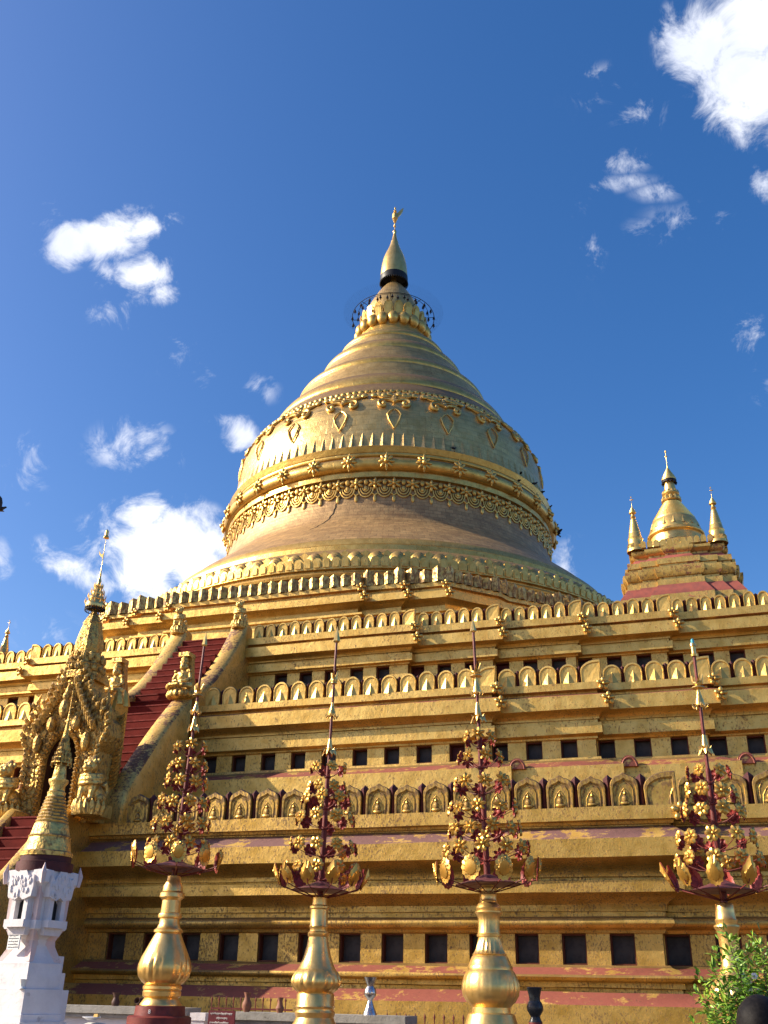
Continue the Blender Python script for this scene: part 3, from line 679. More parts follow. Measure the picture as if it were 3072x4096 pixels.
# follow the curve of the shoulder
zc = 29.15
mb.v = [tuple(v) for v in mb.v]
def scroll_mesh():
    out = []
    T0 = dome_T(0, zc, UB)
    # arc length down the bell from the shoulder
    S_ = [(0, zc)]; z = zc; s = 0
    while z > 25.5:
        z2 = z - .02; s += sqrt(.0004 + (rof(z, UB) - rof(z2, UB)) ** 2); S_.append((s, z2)); z = z2
    for (x, y, zz) in mb.v:
        d = -zz
        zt = next((b for a, b in S_ if a >= d), S_[-1][1]) if d > 0 else zc - d * .4
        r = rof(min(zt, 29.3), UB); q = dome_T(x / r, min(zt, 29.0), UB, -y)
        out.append(tuple(q.translation))
    mb.v = out
    return mb.mesh('scroll_ornament', ['orn'])
scm = scroll_mesh()
for j in range(20): put('scroll_ornament', scm, PAG, Matrix.Rotation(PHC + .015 + 2 * pi * j / 20, 4, 'Z'))
# fringe of small leaves along the shoulder ledge
mb = MB()
for j in range(150):
    T = T_(7.6 * cos(2 * pi * j / 150), 7.6 * sin(2 * pi * j / 150), 29.28, 2 * pi * j / 150 + pi / 2)
    ell(mb, (0, 0, -.05), (.13, .07, .12), 0, T, 7, 5)
obj('shoulder_fringe', mb, ['orn'], PAG)
# settlement crack in the lower bell
mb = MB(); pts = []
zz = 23.35; ph = PHC - .235
while zz > 20.4:
    pts.append((ph, zz)); ph += random.uniform(-.016, .006) - .0015; zz -= random.uniform(.1, .2)
vs = []; fs = []
for i, (a, z) in enumerate(pts):
    w = .003 if i not in (0, len(pts) - 1) else .0006; r = rof(z, BELL) + .012
    vs += [(r * cos(a - w), r * sin(a - w), z), (r * cos(a + w), r * sin(a + w), z)]
    if i: fs.append((2 * i - 2, 2 * i - 1, 2 * i + 1, 2 * i))
mb.add(vs, fs); obj('crack', mb, ['crack'], PAG, angle=0)

# crowning umbrella
mb = MB()
HT = [(.86, 42.75), (.865, 42.9), (.85, 43.2), (.80, 43.7), (.69, 44.28), (.54, 44.74), (.41, 45.06), (.28, 45.45), (.235, 45.68), (.225, 45.76), (.19, 45.8), (.13, 46.15), (.09, 46.38), (.085, 46.42), (.13, 46.55), (.09, 46.68), (.03, 46.8)]
lathe(mb, HT, 40, cap=False); crown = obj('crown_umbrella', mb, ['bright'], PAG)
mb = MB(); lathe(mb, [(.87, 42.35), (.89, 42.6), (.88, 42.78), (.82, 42.8), (.80, 42.5), (.87, 42.35)], 40, cap=False)
lathe(mb, [(.83, 42.78), (.3, 43.2)], 32, cap=False)
for j in range(40):
    a = 2 * pi * j / 40; ell(mb, (.88 * cos(a), .88 * sin(a), 42.27), (.045, .045, .08), seg=6, rings=5)
obj('crown_rim', mb, ['black'], crown)
mb = MB(); FZ = lambda z: 46.75 + (z - 47.1) * .78
tube(mb, [(0, 0, 46.7), (0, 0, FZ(49.6))], .03, 6)
for z, r in ((47.45, .09), (47.62, .06), (47.95, .1), (48.1, .13), (48.9, .14), (49.15, .11), (49.45, .07)): ell(mb, (0, 0, FZ(z)), (r, r, .07), seg=10, rings=6)
lathe(mb, [(.1, FZ(48.15)), (.2, FZ(48.3)), (.19, FZ(48.75)), (.08, FZ(48.85))], 8)
obj('finial', mb, ['bright'], crown)
mb = MB(); R3 = Vector((RIGHT.x, RIGHT.y, 0)).normalized()
def wing(pts, th=.04):
    vs = [(R3.x * a, R3.y * a, FZ(z)) for a, z in pts]; nrm = Vector((-R3.y, R3.x, 0)) * th; n = len(vs)
    mb.add([tuple(Vector(v) + nrm) for v in vs] + [tuple(Vector(v) - nrm) for v in vs], [tuple(range(n)), tuple(reversed(range(n, 2 * n)))] + [(i, i + n, (i + 1) % n + n, (i + 1) % n) for i in range(n)])
wing([(.06, 48.45), (.2, 48.5), (.36, 48.75), (.5, 49.1), (.56, 49.5), (.42, 49.35), (.26, 49.1), (.12, 48.85)])
obj('vane', mb, ['bright'], crown)
# hoop of hanging bells and its wire fan
mb = MB()
for r, z, q in ((2.55, 39.55, .022), (2.2, 39.75, .016)): tube(mb, [(r * cos(2 * pi * j / 72), r * sin(2 * pi * j / 72), z) for j in range(72)], q, 5, closed=True)
for j in range(8):
    a = 2 * pi * (j + .3) / 8; tube(mb, [(1.6 * cos(a), 1.6 * sin(a), 39.5), (2.55 * cos(a), 2.55 * sin(a), 39.55)], .02, 5)
for j in range(150):
    a = 2 * pi * j / 150; tube(mb, [(2.56 * cos(a), 2.56 * sin(a), 39.55), (3.12 * cos(a), 3.12 * sin(a), 39.9)], .0035, 3)
hoop = obj('bell_hoop', mb, ['iron'], PAG)
mb = MB(); tube(mb, [(0, 0, 0), (0, 0, -.14)], .008, 4); lathe(mb, [(.02, -.12), (.05, -.16), (.06, -.25), (.085, -.31), (.0, -.31)], 8); tube(mb, [(0, 0, -.3), (0, 0, -.45)], [.008, .03], 4)
hb = mb.mesh('hoop_bell', ['iron'])
for j in range(44):
    a = 2 * pi * j / 44; r, z = ((2.55, 39.55) if j % 2 else (2.2, 39.75)); put('hoop_bell', hb, hoop, T_(r * cos(a), r * sin(a), z))

# ------------------------------------------------------------------ stairway
ST = []
STAIR = obj('stairway', (lambda m2: (box(m2, (0, -24.3, 5.0), (1.66, 2.6, .3)), m2)[1])(MB()), ['red'], PAG, angle=0)
def flight(y0, z0, y1, z1, n, hw=.86):
    m2 = MB()
    for i in range(n):
        a = y0 + (y1 - y0) * i / n; z = z0 + (z1 - z0) * (i + 1) / n
        zb = z0 + (z1 - z0) * i / n - .5
        box(m2, (0, (a + y1) / 2 if i == n - 1 else a + (y1 - y0) / n * .75, (z + zb) / 2), (2 * hw, (y1 - y0) / n * 1.5 if i < n - 1 else (y1 - a), z - zb))
        box(m2, (0, a - .004, z - .02), (2 * hw - .02, .022, .036), 1)
    nv = len(m2.v); m2.v = [(x, y + .012 * mnoise.noise((x * 2, y * 5, z * 3)), z + .008 * mnoise.noise((x * 1.5, y * 3, z))) for x, y, z in m2.v]
    return obj('stair_flight', m2, ['red', 'rededge'], STAIR, angle=0)
flight(-31.6, 0, -26.9, 5.25, 20, .56)
flight(-25.5, 5.25, -22.55, 9.07, 14)
flight(-22.3, 9.07, -19.35, 12.12, 11)
def parapet(pts_top, zbot, x0, x1, mats=('coping', 'gold')):
    """pts_top: (y, z) along the coping from the foot upward; zbot gives the wall's foot under each point"""
    m2 = MB(); n = len(pts_top); xm = (x0 + x1) / 2; hw = abs(x1 - x0) / 2
    loops = []
    for (y, z), zb in zip(pts_top, zbot):
        loops.append([(xm - hw, y, zb), (xm + hw, y, zb), (xm + hw, y, z - .12), (xm + hw * .8, y, z - .02), (xm, y, z + .03), (xm - hw * .8, y, z - .02), (xm - hw, y, z - .12)])
    vs = [p for l in loops for p in l]; fs = []; ms = []
    for i in range(n - 1):
        for j in range(7):
            k = (j + 1) % 7; fs.append((i * 7 + j, i * 7 + k, (i + 1) * 7 + k, (i + 1) * 7 + j)); ms.append(0 if j in (2, 3, 4, 5) else 1)
    fs.append(tuple(reversed(range(7)))); ms.append(0); fs.append(tuple((n - 1) * 7 + j for j in range(7))); ms.append(1)
    m2.add(vs, fs, ms); return obj('stair_parapet', m2, list(mats), STAIR, angle=50)
for sg in (1, -1):
    a, b = sg * .83, sg * 1.42
    parapet([(-25.62, 5.6), (-25.5, 6.05), (-25.2, 6.4)] + [(-25.2 + 2.6 * t, 6.4 + 2.95 * t + .12 * sin(pi * t)) for t in [i / 8 for i in range(1, 9)]], [5.2] * 11, a, b)
    parapet([(-22.45 + 2.95 * t, 9.52 + 2.95 * (t ** 1.55)) for t in [i / 10 for i in range(11)]] + [(-19.45, 12.62), (-19.05, 12.62)], [8.9] * 13, a, b, ('coping', 'gold'))
    parapet([(-32.0, .6), (-31.7, .85)] + [(-31.7 + 4.7 * t, .85 + 4.6 * t) for t in [i / 6 for i in range(1, 7)]] + [(-26.5, 5.45), (-25.2, 5.42)], [-.1] * 10, sg * .54, sg * .82, ('coping', 'goldB'))
# ------------------------------------------------------------------ corner stupas
def hti(mb, x, y, z, r, h, mat=0):
    """a tiered metal crown with its rod, base at z"""
    T = T_(x, y, z)
    lathe(mb, [(r * .96, 0), (r, h * .03), (r * .98, h * .1), (r * .84, h * .12), (r * .82, h * .2), (r * .66, h * .22), (r * .62, h * .3), (r * .47, h * .32), (r * .42, h * .4), (r * .3, h * .42), (r * .24, h * .5), (r * .12, h * .52), (r * .08, h * .64), (.004, h)], 16, T)
CS = thing('corner_stupa', 'small golden stupa on a red stepped base at the right corner of the upper terrace', 'stupa', (15.3, -15.0, 12.36)); CS.scale = (.92, .92, .92)
def pbox(a): return rpath(a, (a * .45, a * .7), .12)
mb = MB()
pr = [(2.35, -.7, 0), (2.35, .85, 1), (2.2, 1.1, 1), (2.08, 1.3, 0), (2.08, 1.5, 0), (2.0, 1.52, 0), (2.0, 1.6, 0), (2.05, 1.62, 0), (2.12, 1.78, 0), (2.12, 1.98, 0), (1.97, 2.0, 0), (1.97, 2.1, 0), (2.02, 2.12, 0), (2.02, 2.32, 1), (1.82, 2.42, 1), (1.72, 2.55, 0), (1.72, 2.62, 0), (1.78, 2.66, 0), (1.84, 2.76, 0), (1.84, 2.86, 0), (1.72, 2.9, 0), (1.72, 3.0, 0), (1.1, 3.05, 0)]
sweep(mb, pbox(2.35), [(a, z, q) for a, z, q in pr], 2.35, jit=.012)
obj('base', mb, ['zedibase', 'redroof'], CS)
mb = MB(); o = arch_out(.2, .26, 'round', 5)
for s in range(4):
    for j in range(15): prism(mb, o, -.04, .06, 0, Matrix.Rotation(s * pi / 2, 4, 'Z') @ T_(-1.62 + .232 * j, -1.68 + (.12 if abs(j - 7) > 5 else 0), 2.94))
obj('petal_parapet', mb, ['zedibase'], CS)
mb = MB()
lathe(mb, [(1.38, 2.95), (1.38, 3.12), (1.3, 3.14), (1.3, 3.28), (1.2, 3.3), (1.14, 3.44), (1.06, 3.5), (.98, 3.56), (.95, 3.86)] + [(.97 + .08 * sin(pi * i / 6), 3.96 - .07 * cos(pi * i / 6)) for i in range(7)] + [(.92, 4.08), (.92, 4.2), (.89, 4.38), (.84, 4.5), (.8, 4.56)] + [(.8 - .5 * i / 20 + (.022 if i % 2 else -.01), 4.6 + .82 * i / 20) for i in range(21)], 40, cap=False)
for j in range(16):
    a = 2 * pi * j / 16; T = T_(.9 * cos(a), .9 * sin(a), 4.2, a + pi / 2)
    mb.add([(-.13, 0, 0), (.13, 0, 0), (0, .04, .3), (0, -.05, 0)], [(0, 3, 2), (3, 1, 2)], 0, T)
for j in range(44):
    a = 2 * pi * j / 44; ell(mb, (1.34 * cos(a), 1.34 * sin(a), 3.14), (.08, .08, .09), seg=6, rings=4)
obj('dome', mb, ['zedi'], CS)
mb = MB()
lathe(mb, [(.34, 5.42), (.38, 5.46), (.3, 5.56), (.27, 5.66), (.33, 5.76), (.31, 5.84), (.22, 5.9), (.22, 6.0), (.18, 6.3), (.12, 6.5), (.08, 6.7)], 24, cap=False)
for j in range(12):
    a = 2 * pi * j / 12; ell(mb, (.3 * cos(a), .3 * sin(a), 5.56), (.07, .07, .12), seg=6, rings=5); ell(mb, (.27 * cos(a + .26), .27 * sin(a + .26), 5.8), (.06, .06, .12), seg=6, rings=5)
sp = obj('spire', mb, ['zedi'], CS)
mb = MB(); hti(mb, 0, 0, 6.36, .28, 1.05); tube(mb, [(0, 0, 7.2), (0, 0, 7.72)], .012, 5); ell(mb, (0, 0, 7.66), (.04, .04, .05), seg=8, rings=6); ell(mb, (0, 0, 7.45), (.06, .02, .03), seg=8, rings=6)
crn = obj('crown_umbrella', mb, ['zedi'], CS)
mb = MB(); lathe(mb, [(.27, 6.28), (.285, 6.37), (.2, 6.37), (.05, 6.42)], 20, cap=False)
for j in range(14): ell(mb, (.27 * cos(j * .449), .27 * sin(j * .449), 6.25), (.03, .03, .05), seg=6, rings=4)
obj('crown_rim', mb, ['black'], crn)
mb = MB()
lathe(mb, [(.34, 2.9), (.34, 3.0), (.29, 3.02), (.31, 3.1), (.27, 3.16), (.26, 3.36), (.28, 3.42), (.24, 3.48), (.22, 3.62)] + [(.21 - .12 * i / 12 + (.012 if i % 2 else -.006), 3.64 + .6 * i / 12) for i in range(13)] + [(.07, 4.26), (.1, 4.32), (.06, 4.4), (.06, 4.5)], 20, cap=False)
hti(mb, 0, 0, 4.48, .13, .5); tube(mb, [(0, 0, 4.9), (0, 0, 5.2)], .008, 4); ell(mb, (0, 0, 5.16), (.025, .025, .03), seg=6, rings=5); ell(mb, (.02, 0, 5.05), (.07, .02, .025), seg=6, rings=5)
msm = mb.mesh('small_spire', ['zedi'])
for x, y in ((-1.42, -1.42), (1.42, -1.42), (1.42, 1.42), (-1.42, 1.42)): put('small_spire', msm, CS, T_(x, y, 0))
c2 = CS.copy(); COL.objects.link(c2); c2.location = (-16.4, -12.5, 12.36)
tag(c2, 'small golden stupa at the left edge, peeping over the left end of the upper battlement')
for ch in list(CS.children):
    d = ch.copy(); COL.objects.link(d); d.parent = c2
    for q in ch.children: e_ = q.copy(); COL.objects.link(e_); e_.parent = d
for o_ in (CS, c2): o_['group'] = 'corner stupas of the pagoda'

# ------------------------------------------------------------------ gilded gateway at the foot of the upper stair
GT = thing('gilded_gateway', 'ornate gilded arched gateway with a tall tapering spire at the foot of the upper stair', 'gateway', (0, -26.3, 5.25)); GT.scale = (.88, 1, 1)
def gate_outline():
    r = [(1.18, 0), (1.2, .9), (1.12, 1.0), (1.12, 1.7), (1.24, 1.85), (1.36, 2.1), (1.3, 2.45), (1.12, 2.6), (1.12, 2.85), (.94, 2.75), (.8, 2.9), (.66, 3.1), (.56, 3.35), (.46, 3.3), (.42, 3.5), (.32, 3.72), (.22, 3.66), (.18, 3.9)]
    return r + [(0, 4.15)] + [(-x, z) for x, z in reversed(r)]
mb = MB()
out = gate_outline(); n = len(out)
arch = [(.52, 0), (.52, 1.45)] + [(.52 * cos(t), 1.45 + .66 * sin(t)) for t in [pi * i / 12 for i in range(1, 12)]] + [(-.52, 1.45), (-.52, 0)]
def strip_wall(y0, y1, mat):
    # the wall as one ring polygon: outline then the opening backwards
    ring = out + list(reversed(arch))
    k = len(ring)
    vs = [(x, y0, z) for x, z in ring] + [(x, y1, z) for x, z in ring]
    mb.add(vs, [tuple(range(k)), tuple(reversed(range(k, 2 * k)))] + [(i, i + k, (i + 1) % k + k, (i + 1) % k) for i in range(k)], mat)
ring = arch and None
# legs and head separately so every face stays simple
leg = [p for p in out if p[0] >= 0 and p[1] <= 1.70]
R0 = [(.52, 0), (1.18, 0), (1.2, .9), (1.12, 1.0), (1.12, 1.45), (.52, 1.45)]
for sg in (1, -1):
    prism(mb, R0 if sg > 0 else [(-x, z) for x, z in reversed(R0)], 0, .85)
hd = [(1.12, 1.45), (1.12, 1.7)] + out[4:18] + [(0, 4.15)] + [(-x, z) for x, z in reversed(out[4:18])] + [(-1.12, 1.7), (-1.12, 1.45), (-.52, 1.45)] + [(-x, z) for x, z in arch[2:13]] + [(.52, 1.45)]
prism(mb, hd, 0, .8)
obj('arch', mb, ['gate'], GT, angle=20)
mb = MB(); rnd = random.Random(3)
def inside(x, z):
    c = False
    for i in range(n):
        x1, z1 = out[i]; x2, z2 = out[(i + 1) % n]
        if (z1 > z) != (z2 > z) and x < (x2 - x1) * (z - z1) / (z2 - z1) + x1: c = not c
    return c and not (abs(x) < .57 and z < 2.16)
for _ in range(2600):
    x, z = rnd.uniform(-1.36, 1.36), rnd.uniform(0, 4.1)
    if not inside(x, z): continue
    s_ = rnd.uniform(.03, .085)
    ell(mb, (x, -.01, z), (s_, s_ * rnd.uniform(.5, 1.1), s_ * rnd.uniform(.8, 1.7)), seg=6, rings=5, rot=Matrix.Rotation(rnd.uniform(-1, 1), 3, 'Y'))
for sg in (1, -1):   # leafy borders up the gable and round the arch
    for q, wd in ((out[2:19], .11), ([(.57, .1 * i) for i in range(0, 15)] + [(.58 * cos(t), 1.45 + .73 * sin(t)) for t in [pi / 2 * i / 8 for i in range(9)]], .05)):
        pts = [Vector((sg * a, 0, b)) for a, b in q]
        for a, b in zip(pts[:-1], pts[1:]):
            k = max(1, int((b - a).length / .13))
            for j in range(k):
                p = a.lerp(b, j / k); dr = (b - a).normalized()
                tilt = Vector((sg * .75, 0, .66)) if wd > .1 else Vector((0, 0, 1))
                nn = (dr * .4 + tilt).normalized()
                tube(mb, [p + Vector((0, -.03, 0)), p + nn * wd * 1.1 + Vector((0, -.12, 0)), p + nn * wd * 2.2 + Vector((0, -.06, 0))], [.075, .055, .006], 6)
    for k in range(9):    # lower gable scroll
        t = k / 8; tube(mb, [(sg * (.95 - .75 * t), -.08, 2.25 + 1.15 * t ** 1.2), (sg * (.98 - .75 * t), -.2, 2.4 + 1.15 * t ** 1.2), (sg * (1.0 - .75 * t), -.1, 2.52 + 1.15 * t ** 1.2)], [.1, .08, .01], 7)
    ell(mb, (sg * .42, -.16, 2.38), (.13, .12, .2), seg=10, rings=8); ell(mb, (sg * .8, -.14, 1.9), (.12, .12, .25), seg=10, rings=8)
ell(mb, (0, -.22, 2.75), (.15, .14, .26), seg=10, rings=8); ell(mb, (0, -.22, 3.08), (.1, .1, .12), seg=10, rings=8); tube(mb, [(0, -.2, 3.12), (0, -.18, 3.5)], [.08, .01], 6)
for sg in (1, -1):   # flame pinnacles at the eaves and along the flanks
    for x, z, h in ((1.3, 2.4, .5), (1.16, 2.75, .55), (.86, 2.85, .4), (.5, 3.3, .45), (.22, 3.7, .45)):
        tube(mb, [(sg * x, .1, z), (sg * (x + .05), .05, z + h * .5), (sg * (x - .02), .1, z + h)], [.1, .075, .004], 6)
    for j in range(18):
        tube(mb, [(sg * 1.13, .75 - .02 * (j % 2), .9 + .095 * j * 1.1), (sg * 1.3, .72, .95 + .105 * j), (sg * 1.4, .70, 1.05 + .105 * j)], [.06, .045, .005], 5)
obj('carving', mb, ['gate'], GT)
mb = MB(); box(mb, (0, .74, 1.05), (1.1, .03, 2.15));  # dark panel added so the opening reads as shaded depth
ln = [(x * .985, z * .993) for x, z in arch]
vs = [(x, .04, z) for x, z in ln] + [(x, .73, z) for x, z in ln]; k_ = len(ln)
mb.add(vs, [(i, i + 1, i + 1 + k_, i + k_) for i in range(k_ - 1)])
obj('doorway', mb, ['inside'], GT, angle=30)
mb = MB()
box(mb, (0, .98, 1.5), (1.7, .42, 3.0), 0); box(mb, (0, .95, 3.15), (1.35, .9, .4), 0, taper=.86)
for z, w_ in ((3.2, 1.0), (3.45, .86), (3.65, .98)):
    box(mb, (0, .45, z + .1), (w_, w_, .24), 0, taper=.9)
obj('tower', mb, ['gold'], GT, angle=20)
for sg in (1, -1):
    mb = MB(); box(mb, (sg * .86, 1.1, 2.2), (.12, .6, 2.0), 0)
    for k in range(2): tube(mb, [(sg * .86, 1.0 + .3 * k, 3.15), (sg * .88, .94 + .3 * k, 3.4 + .05 * k), (sg * .86, .9 + .3 * k, 3.55 + .05 * k)], [.17, .1, .01], 6)
    box(mb, (sg * .925, 1.1, 2.05), (.06, .62, .05)); box(mb, (sg * .925, 1.1, 1.6), (.06, .62, .05))
    obj('side_wall', mb, ['gold'], GT, angle=30)
mb = MB()
# four faced lotus spire
lathe(mb, [(.52, 3.62), (.55, 3.8), (.46, 3.84), (.52, 3.96), (.55, 4.02), (.45, 4.08), (.44, 4.2), (.40, 4.24), (.43, 4.32), (.38, 4.36), (.34, 4.38), (.37, 4.5), (.375, 4.66), (.34, 4.86), (.29, 5.06), (.25, 5.2), (.265, 5.25), (.24, 5.29), (.17, 5.42), (.1, 5.53), (.05, 5.62)], 8, T_(0, .4, 0, radians(22.5 + 4)), rib=lambda a, z: 1.0 + .13 * abs(cos(2 * (a + radians(22.5)))))
for j in range(14):
    a = 2 * pi * j / 14; ell(mb, (.5 * cos(a), .4 + .5 * sin(a), 3.92), (.1, .1, .1), seg=7, rings=5); ell(mb, (.46 * cos(a + .2), .4 + .46 * sin(a + .2), 4.22), (.09, .09, .14), seg=7, rings=5)
obj('spire', mb, ['gate'], GT, angle=35)
mb = MB()
lathe(mb, [(.29, 5.68), (.30, 5.74), (.29, 5.82), (.22, 5.9), (.235, 5.93), (.22, 5.99), (.165, 6.07), (.175, 6.1), (.16, 6.15), (.11, 6.24), (.12, 6.27), (.1, 6.32), (.055, 6.42), (.06, 6.5), (.03, 6.6), (.035, 6.68), (.012, 6.82), (.006, 7.8)], 20, T_(0, .4, 0), cap=False)
for r, z in ((.3, 5.8), (.24, 5.98), (.18, 6.13), (.12, 6.3)):
    for j in range(12):
        a = 2 * pi * j / 12; tube(mb, [(r * cos(a), .4 + r * sin(a), z), (r * 1.08 * cos(a), .4 + r * 1.08 * sin(a), z + .04), (r * 1.1 * cos(a), .4 + r * 1.1 * sin(a), z + .12)], [.02, .016, .002], 4)
vx = [(.0, 7.1), (-.02, 7.2), (-.09, 7.24), (-.16, 7.32), (-.18, 7.42), (-.12, 7.34), (-.06, 7.3), (0, 7.34)]
prism(mb, [(x, z) for x, z in reversed(vx)], .39, .41)
lathe(mb, [(.0, 7.78), (.09, 7.8), (.075, 7.86), (.05, 7.88), (.055, 8.02), (.0, 8.08)], 8, T_(0, .4, 0))
ch = obj('crown_umbrella', mb, ['bright'], GT)
mb = MB(); tube(mb, [(.29 * cos(2 * pi * j / 24), .4 + .29 * sin(2 * pi * j / 24), 5.6) for j in range(24)], .012, 5, closed=True)
for j in range(24):
    a = 2 * pi * j / 24; tube(mb, [(.29 * cos(a), .4 + .29 * sin(a), 5.6), (.29 * cos(a), .4 + .29 * sin(a), 5.7)], .012, 4); tube(mb, [(.04 * cos(a), .4 + .04 * sin(a), 5.66), (.29 * cos(a), .4 + .29 * sin(a), 5.66)], .01, 4)
obj('crown_rim', mb, ['black'], ch)

# ------------------------------------------------------------------ guardian figures and lions
def E_(c, r, rot=None, seg=14, rings=10): return lambda mb: ell(mb, c, r, 0, None, seg, rings, rot)
def Tb(pts, rad, seg=10, flat=1.0): return lambda mb: tube(mb, pts, rad, seg, 0, None, flat)
def Bx(c, s, tp=1.0): return lambda mb: box(mb, c, s, 0, None, tp)
def guardian(T, label):
    G_ = thing('guardian_figure', label, 'statue', group='crowned guardians on the stair'); G_.matrix_world = T
    parts = [E_((0, .02, .10), (.40, .36, .13)), E_((0, .02, .24), (.36, .33, .10)),
             Tb([(.12, -.02, .38), (.34, -.2, .36), (.2, -.34, .34), (-.1, -.36, .34)], [.12, .11, .085, .06]), Tb([(-.12, -.02, .38), (-.34, -.2, .36), (-.2, -.36, .36), (.1, -.38, .37)], [.12, .11, .085, .06]),
             E_((0, .0, .46), (.2, .16, .16)), E_((0, 0, .66), (.19, .13, .2)), E_((0, -.01, .8), (.22, .12, .1)),
             Tb([(.21, 0, .82), (.27, -.04, .64), (.2, -.18, .52), (.06, -.22, .52)], [.07, .06, .05, .05]), Tb([(-.21, 0, .82), (-.27, -.04, .64), (-.2, -.18, .52), (-.06, -.22, .54)], [.07, .06, .05, .05]),
             E_((0, 0, .9), (.07, .07, .09)), E_((0, -.03, 1.03), (.105, .115, .14)), E_((0, -.14, 1.02), (.022, .03, .03)), E_((.055, -.12, 1.05), (.03, .02, .018)), E_((-.055, -.12, 1.05), (.03, .02, .018)), E_((0, -.125, .965), (.04, .02, .014)),
             E_((.115, 0, 1.02), (.02, .04, .08)), E_((-.115, 0, 1.02), (.02, .04, .08)),
             Tb([(0, 0, 1.12), (0, 0, 1.2), (0, 0, 1.22), (0, 0, 1.3), (0, 0, 1.32), (0, 0, 1.4)], [.13, .14, .10, .12, .09, .1]),
             E_((0, -.12, .72), (.08, .03, .1)), Tb([(.22, -.05, .86), (.3, -.02, .95)], [.06, .01]), Tb([(-.22, -.05, .86), (-.3, -.02, .95)], [.06, .01])]
    for k in range(9):
        a = pi + pi * k / 8; parts.append(E_((.38 * cos(a), .02 + .34 * sin(a), .12), (.08, .06, .12)))
    blob('body', parts, .017, ['statue'], G_)
    mb = MB()
    prof = [(.16, 0.05), (.18, .4), (.17, .8), (.15, 1.2), (.14, 1.5)]
    loft(mb, [[(-.20 * (1 - .25 * i / 6), .12, z), (.20 * (1 - .25 * i / 6), .12, z), (.20 * (1 - .25 * i / 6), y1, z), (-.20 * (1 - .25 * i / 6), y1, z)] for i, (z, y1) in enumerate([(0, .85), (.25, .62), (.5, .46), (.8, .36), (1.1, .31), (1.36, .29), (1.44, .29)])])
    loft(mb, [[(-.17, -.1, z), (.17, -.1, z), (.17, .3, z), (-.17, .3, z)] for z in (1.36, 1.46, 1.5)])
    obj('back_pillar', mb, ['statue'], G_, angle=35)
    return G_
def lion(T, label, group, sit=True):
    L = thing('guardian_lion', label, 'statue', group=group); L.matrix_world = T
    parts = [E_((0, .1, .25), (.23, .36, .24)), E_((0, -.12, .46), (.22, .2, .3)), E_((0, .34, .2), (.22, .2, .2)),
             Tb([(.15, -.2, .5), (.16, -.28, .25), (.16, -.3, .04)], [.11, .085, .07]), Tb([(-.15, -.2, .5), (-.16, -.28, .25), (-.16, -.3, .04)], [.11, .085, .07]),
             E_((.16, -.36, .04), (.08, .11, .05)), E_((-.16, -.36, .04), (.08, .11, .05)), E_((.2, .12, .12), (.1, .22, .14)), E_((-.2, .12, .12), (.1, .22, .14)),
             E_((0, -.22, .9), (.19, .19, .2)), E_((0, -.4, .86), (.13, .1, .06)), E_((0, -.38, .77), (.11, .09, .04)), E_((.08, -.38, .98), (.05, .05, .045)), E_((-.08, -.38, .98), (.05, .05, .045)), E_((0, -.47, .9), (.05, .04, .035)),
             E_((.17, -.15, 1.06), (.06, .05, .09)), E_((-.17, -.15, 1.06), (.06, .05, .09)),
             Tb([(0, .5, .2), (0, .62, .4), (0, .5, .62), (0, .42, .5)], [.09, .09, .08, .05])]
    for z, r in ((.70, .27), (.60, .29), (.50, .29)):
        parts.append(lambda mb, z=z, r=r: tube(mb, [(r * cos(2 * pi * j / 20), -.14 + r * .85 * sin(2 * pi * j / 20), z + .04 * sin(2 * pi * j / 20)) for j in range(20)], .055, 7, closed=True))
    for k in range(3): parts.append(E_((0, -.16 + .03 * k, 1.08 + .05 * k), (.15 - .04 * k, .13 - .03 * k, .06)))
    for k in range(5): parts.append(Tb([(-.15 + .075 * k, -.28, 1.0), (-.16 + .08 * k, -.3, 1.12)], [.05, .015]))
    blob('body', parts, .022, ['statue'], L)
    mb = MB()
    for j in range(9):
        a = pi * (j + .5) / 9 + pi; tube(mb, [(.32 * cos(a), .05 + .42 * sin(a), -.28), (.4 * cos(a), .05 + .5 * sin(a), -.1), (.42 * cos(a), .05 + .54 * sin(a), .06)], [.1, .1, .01], 6)
    box(mb, (0, .1, -.16), (.62, .9, .32))
    obj('pedestal', mb, ['statue'], L, angle=40)
    return L
guardian(T_(1.13, -22.75, 9.18, sc=(1.0, 1, .93)), 'crowned seated golden guardian on the right stair parapet, half way up')
guardian(T_(-1.13, -22.75, 9.18, sc=(1.0, 1, .93)), 'crowned seated golden guardian on the left stair parapet, beside the gateway spire')
lion(T_(1.13, -19.42, 12.64, sc=.66), 'small golden lion sitting on top of the right stair post', 'lions at the head of the stair')
lion(T_(-1.13, -19.42, 12.64, sc=.66), 'small golden lion sitting on top of the left stair post', 'lions at the head of the stair')
lion(T_(1.2, -26.55, 5.60, sc=.92), 'golden lion with ringed mane to the right of the gateway arch', 'lions flanking the gateway')
lion(T_(-1.22, -26.55, 5.60, sc=.92), 'golden lion with dark weathered mane to the left of the gateway arch', 'lions flanking the gateway')

# ------------------------------------------------------------------ white votive shrine
SH = thing('votive_shrine', 'whitewashed shrine with dark niches carrying a small ribbed golden stupa', 'shrine', (6.82, -35.675, 0), rz=atan2(-11.9, 8.55))
mb = MB()
def sq(prof, T=None, mat=0, seg=4):
    lathe(mb, prof, seg, T)
sq([(.56, 0), (.56, 1.22), (.49, 1.22), (.49, 1.3), (.46, 1.31), (.455, 1.585), (.41, 1.59), (.41, 1.78), (.40, 1.80), (.40, 1.88), (.37, 1.90), (.27, 2.06), (.25, 2.10), (.25, 2.16), (.30, 2.22), (.34, 2.27), (.38, 2.28), (.38, 2.38), (.35, 2.385), (.36, 2.7), (.40, 2.78), (.44, 2.82), (.47, 2.84), (.47, 2.985), (.40, 3.0)])
obj('plinth', mb, ['white'], SH, angle=25)
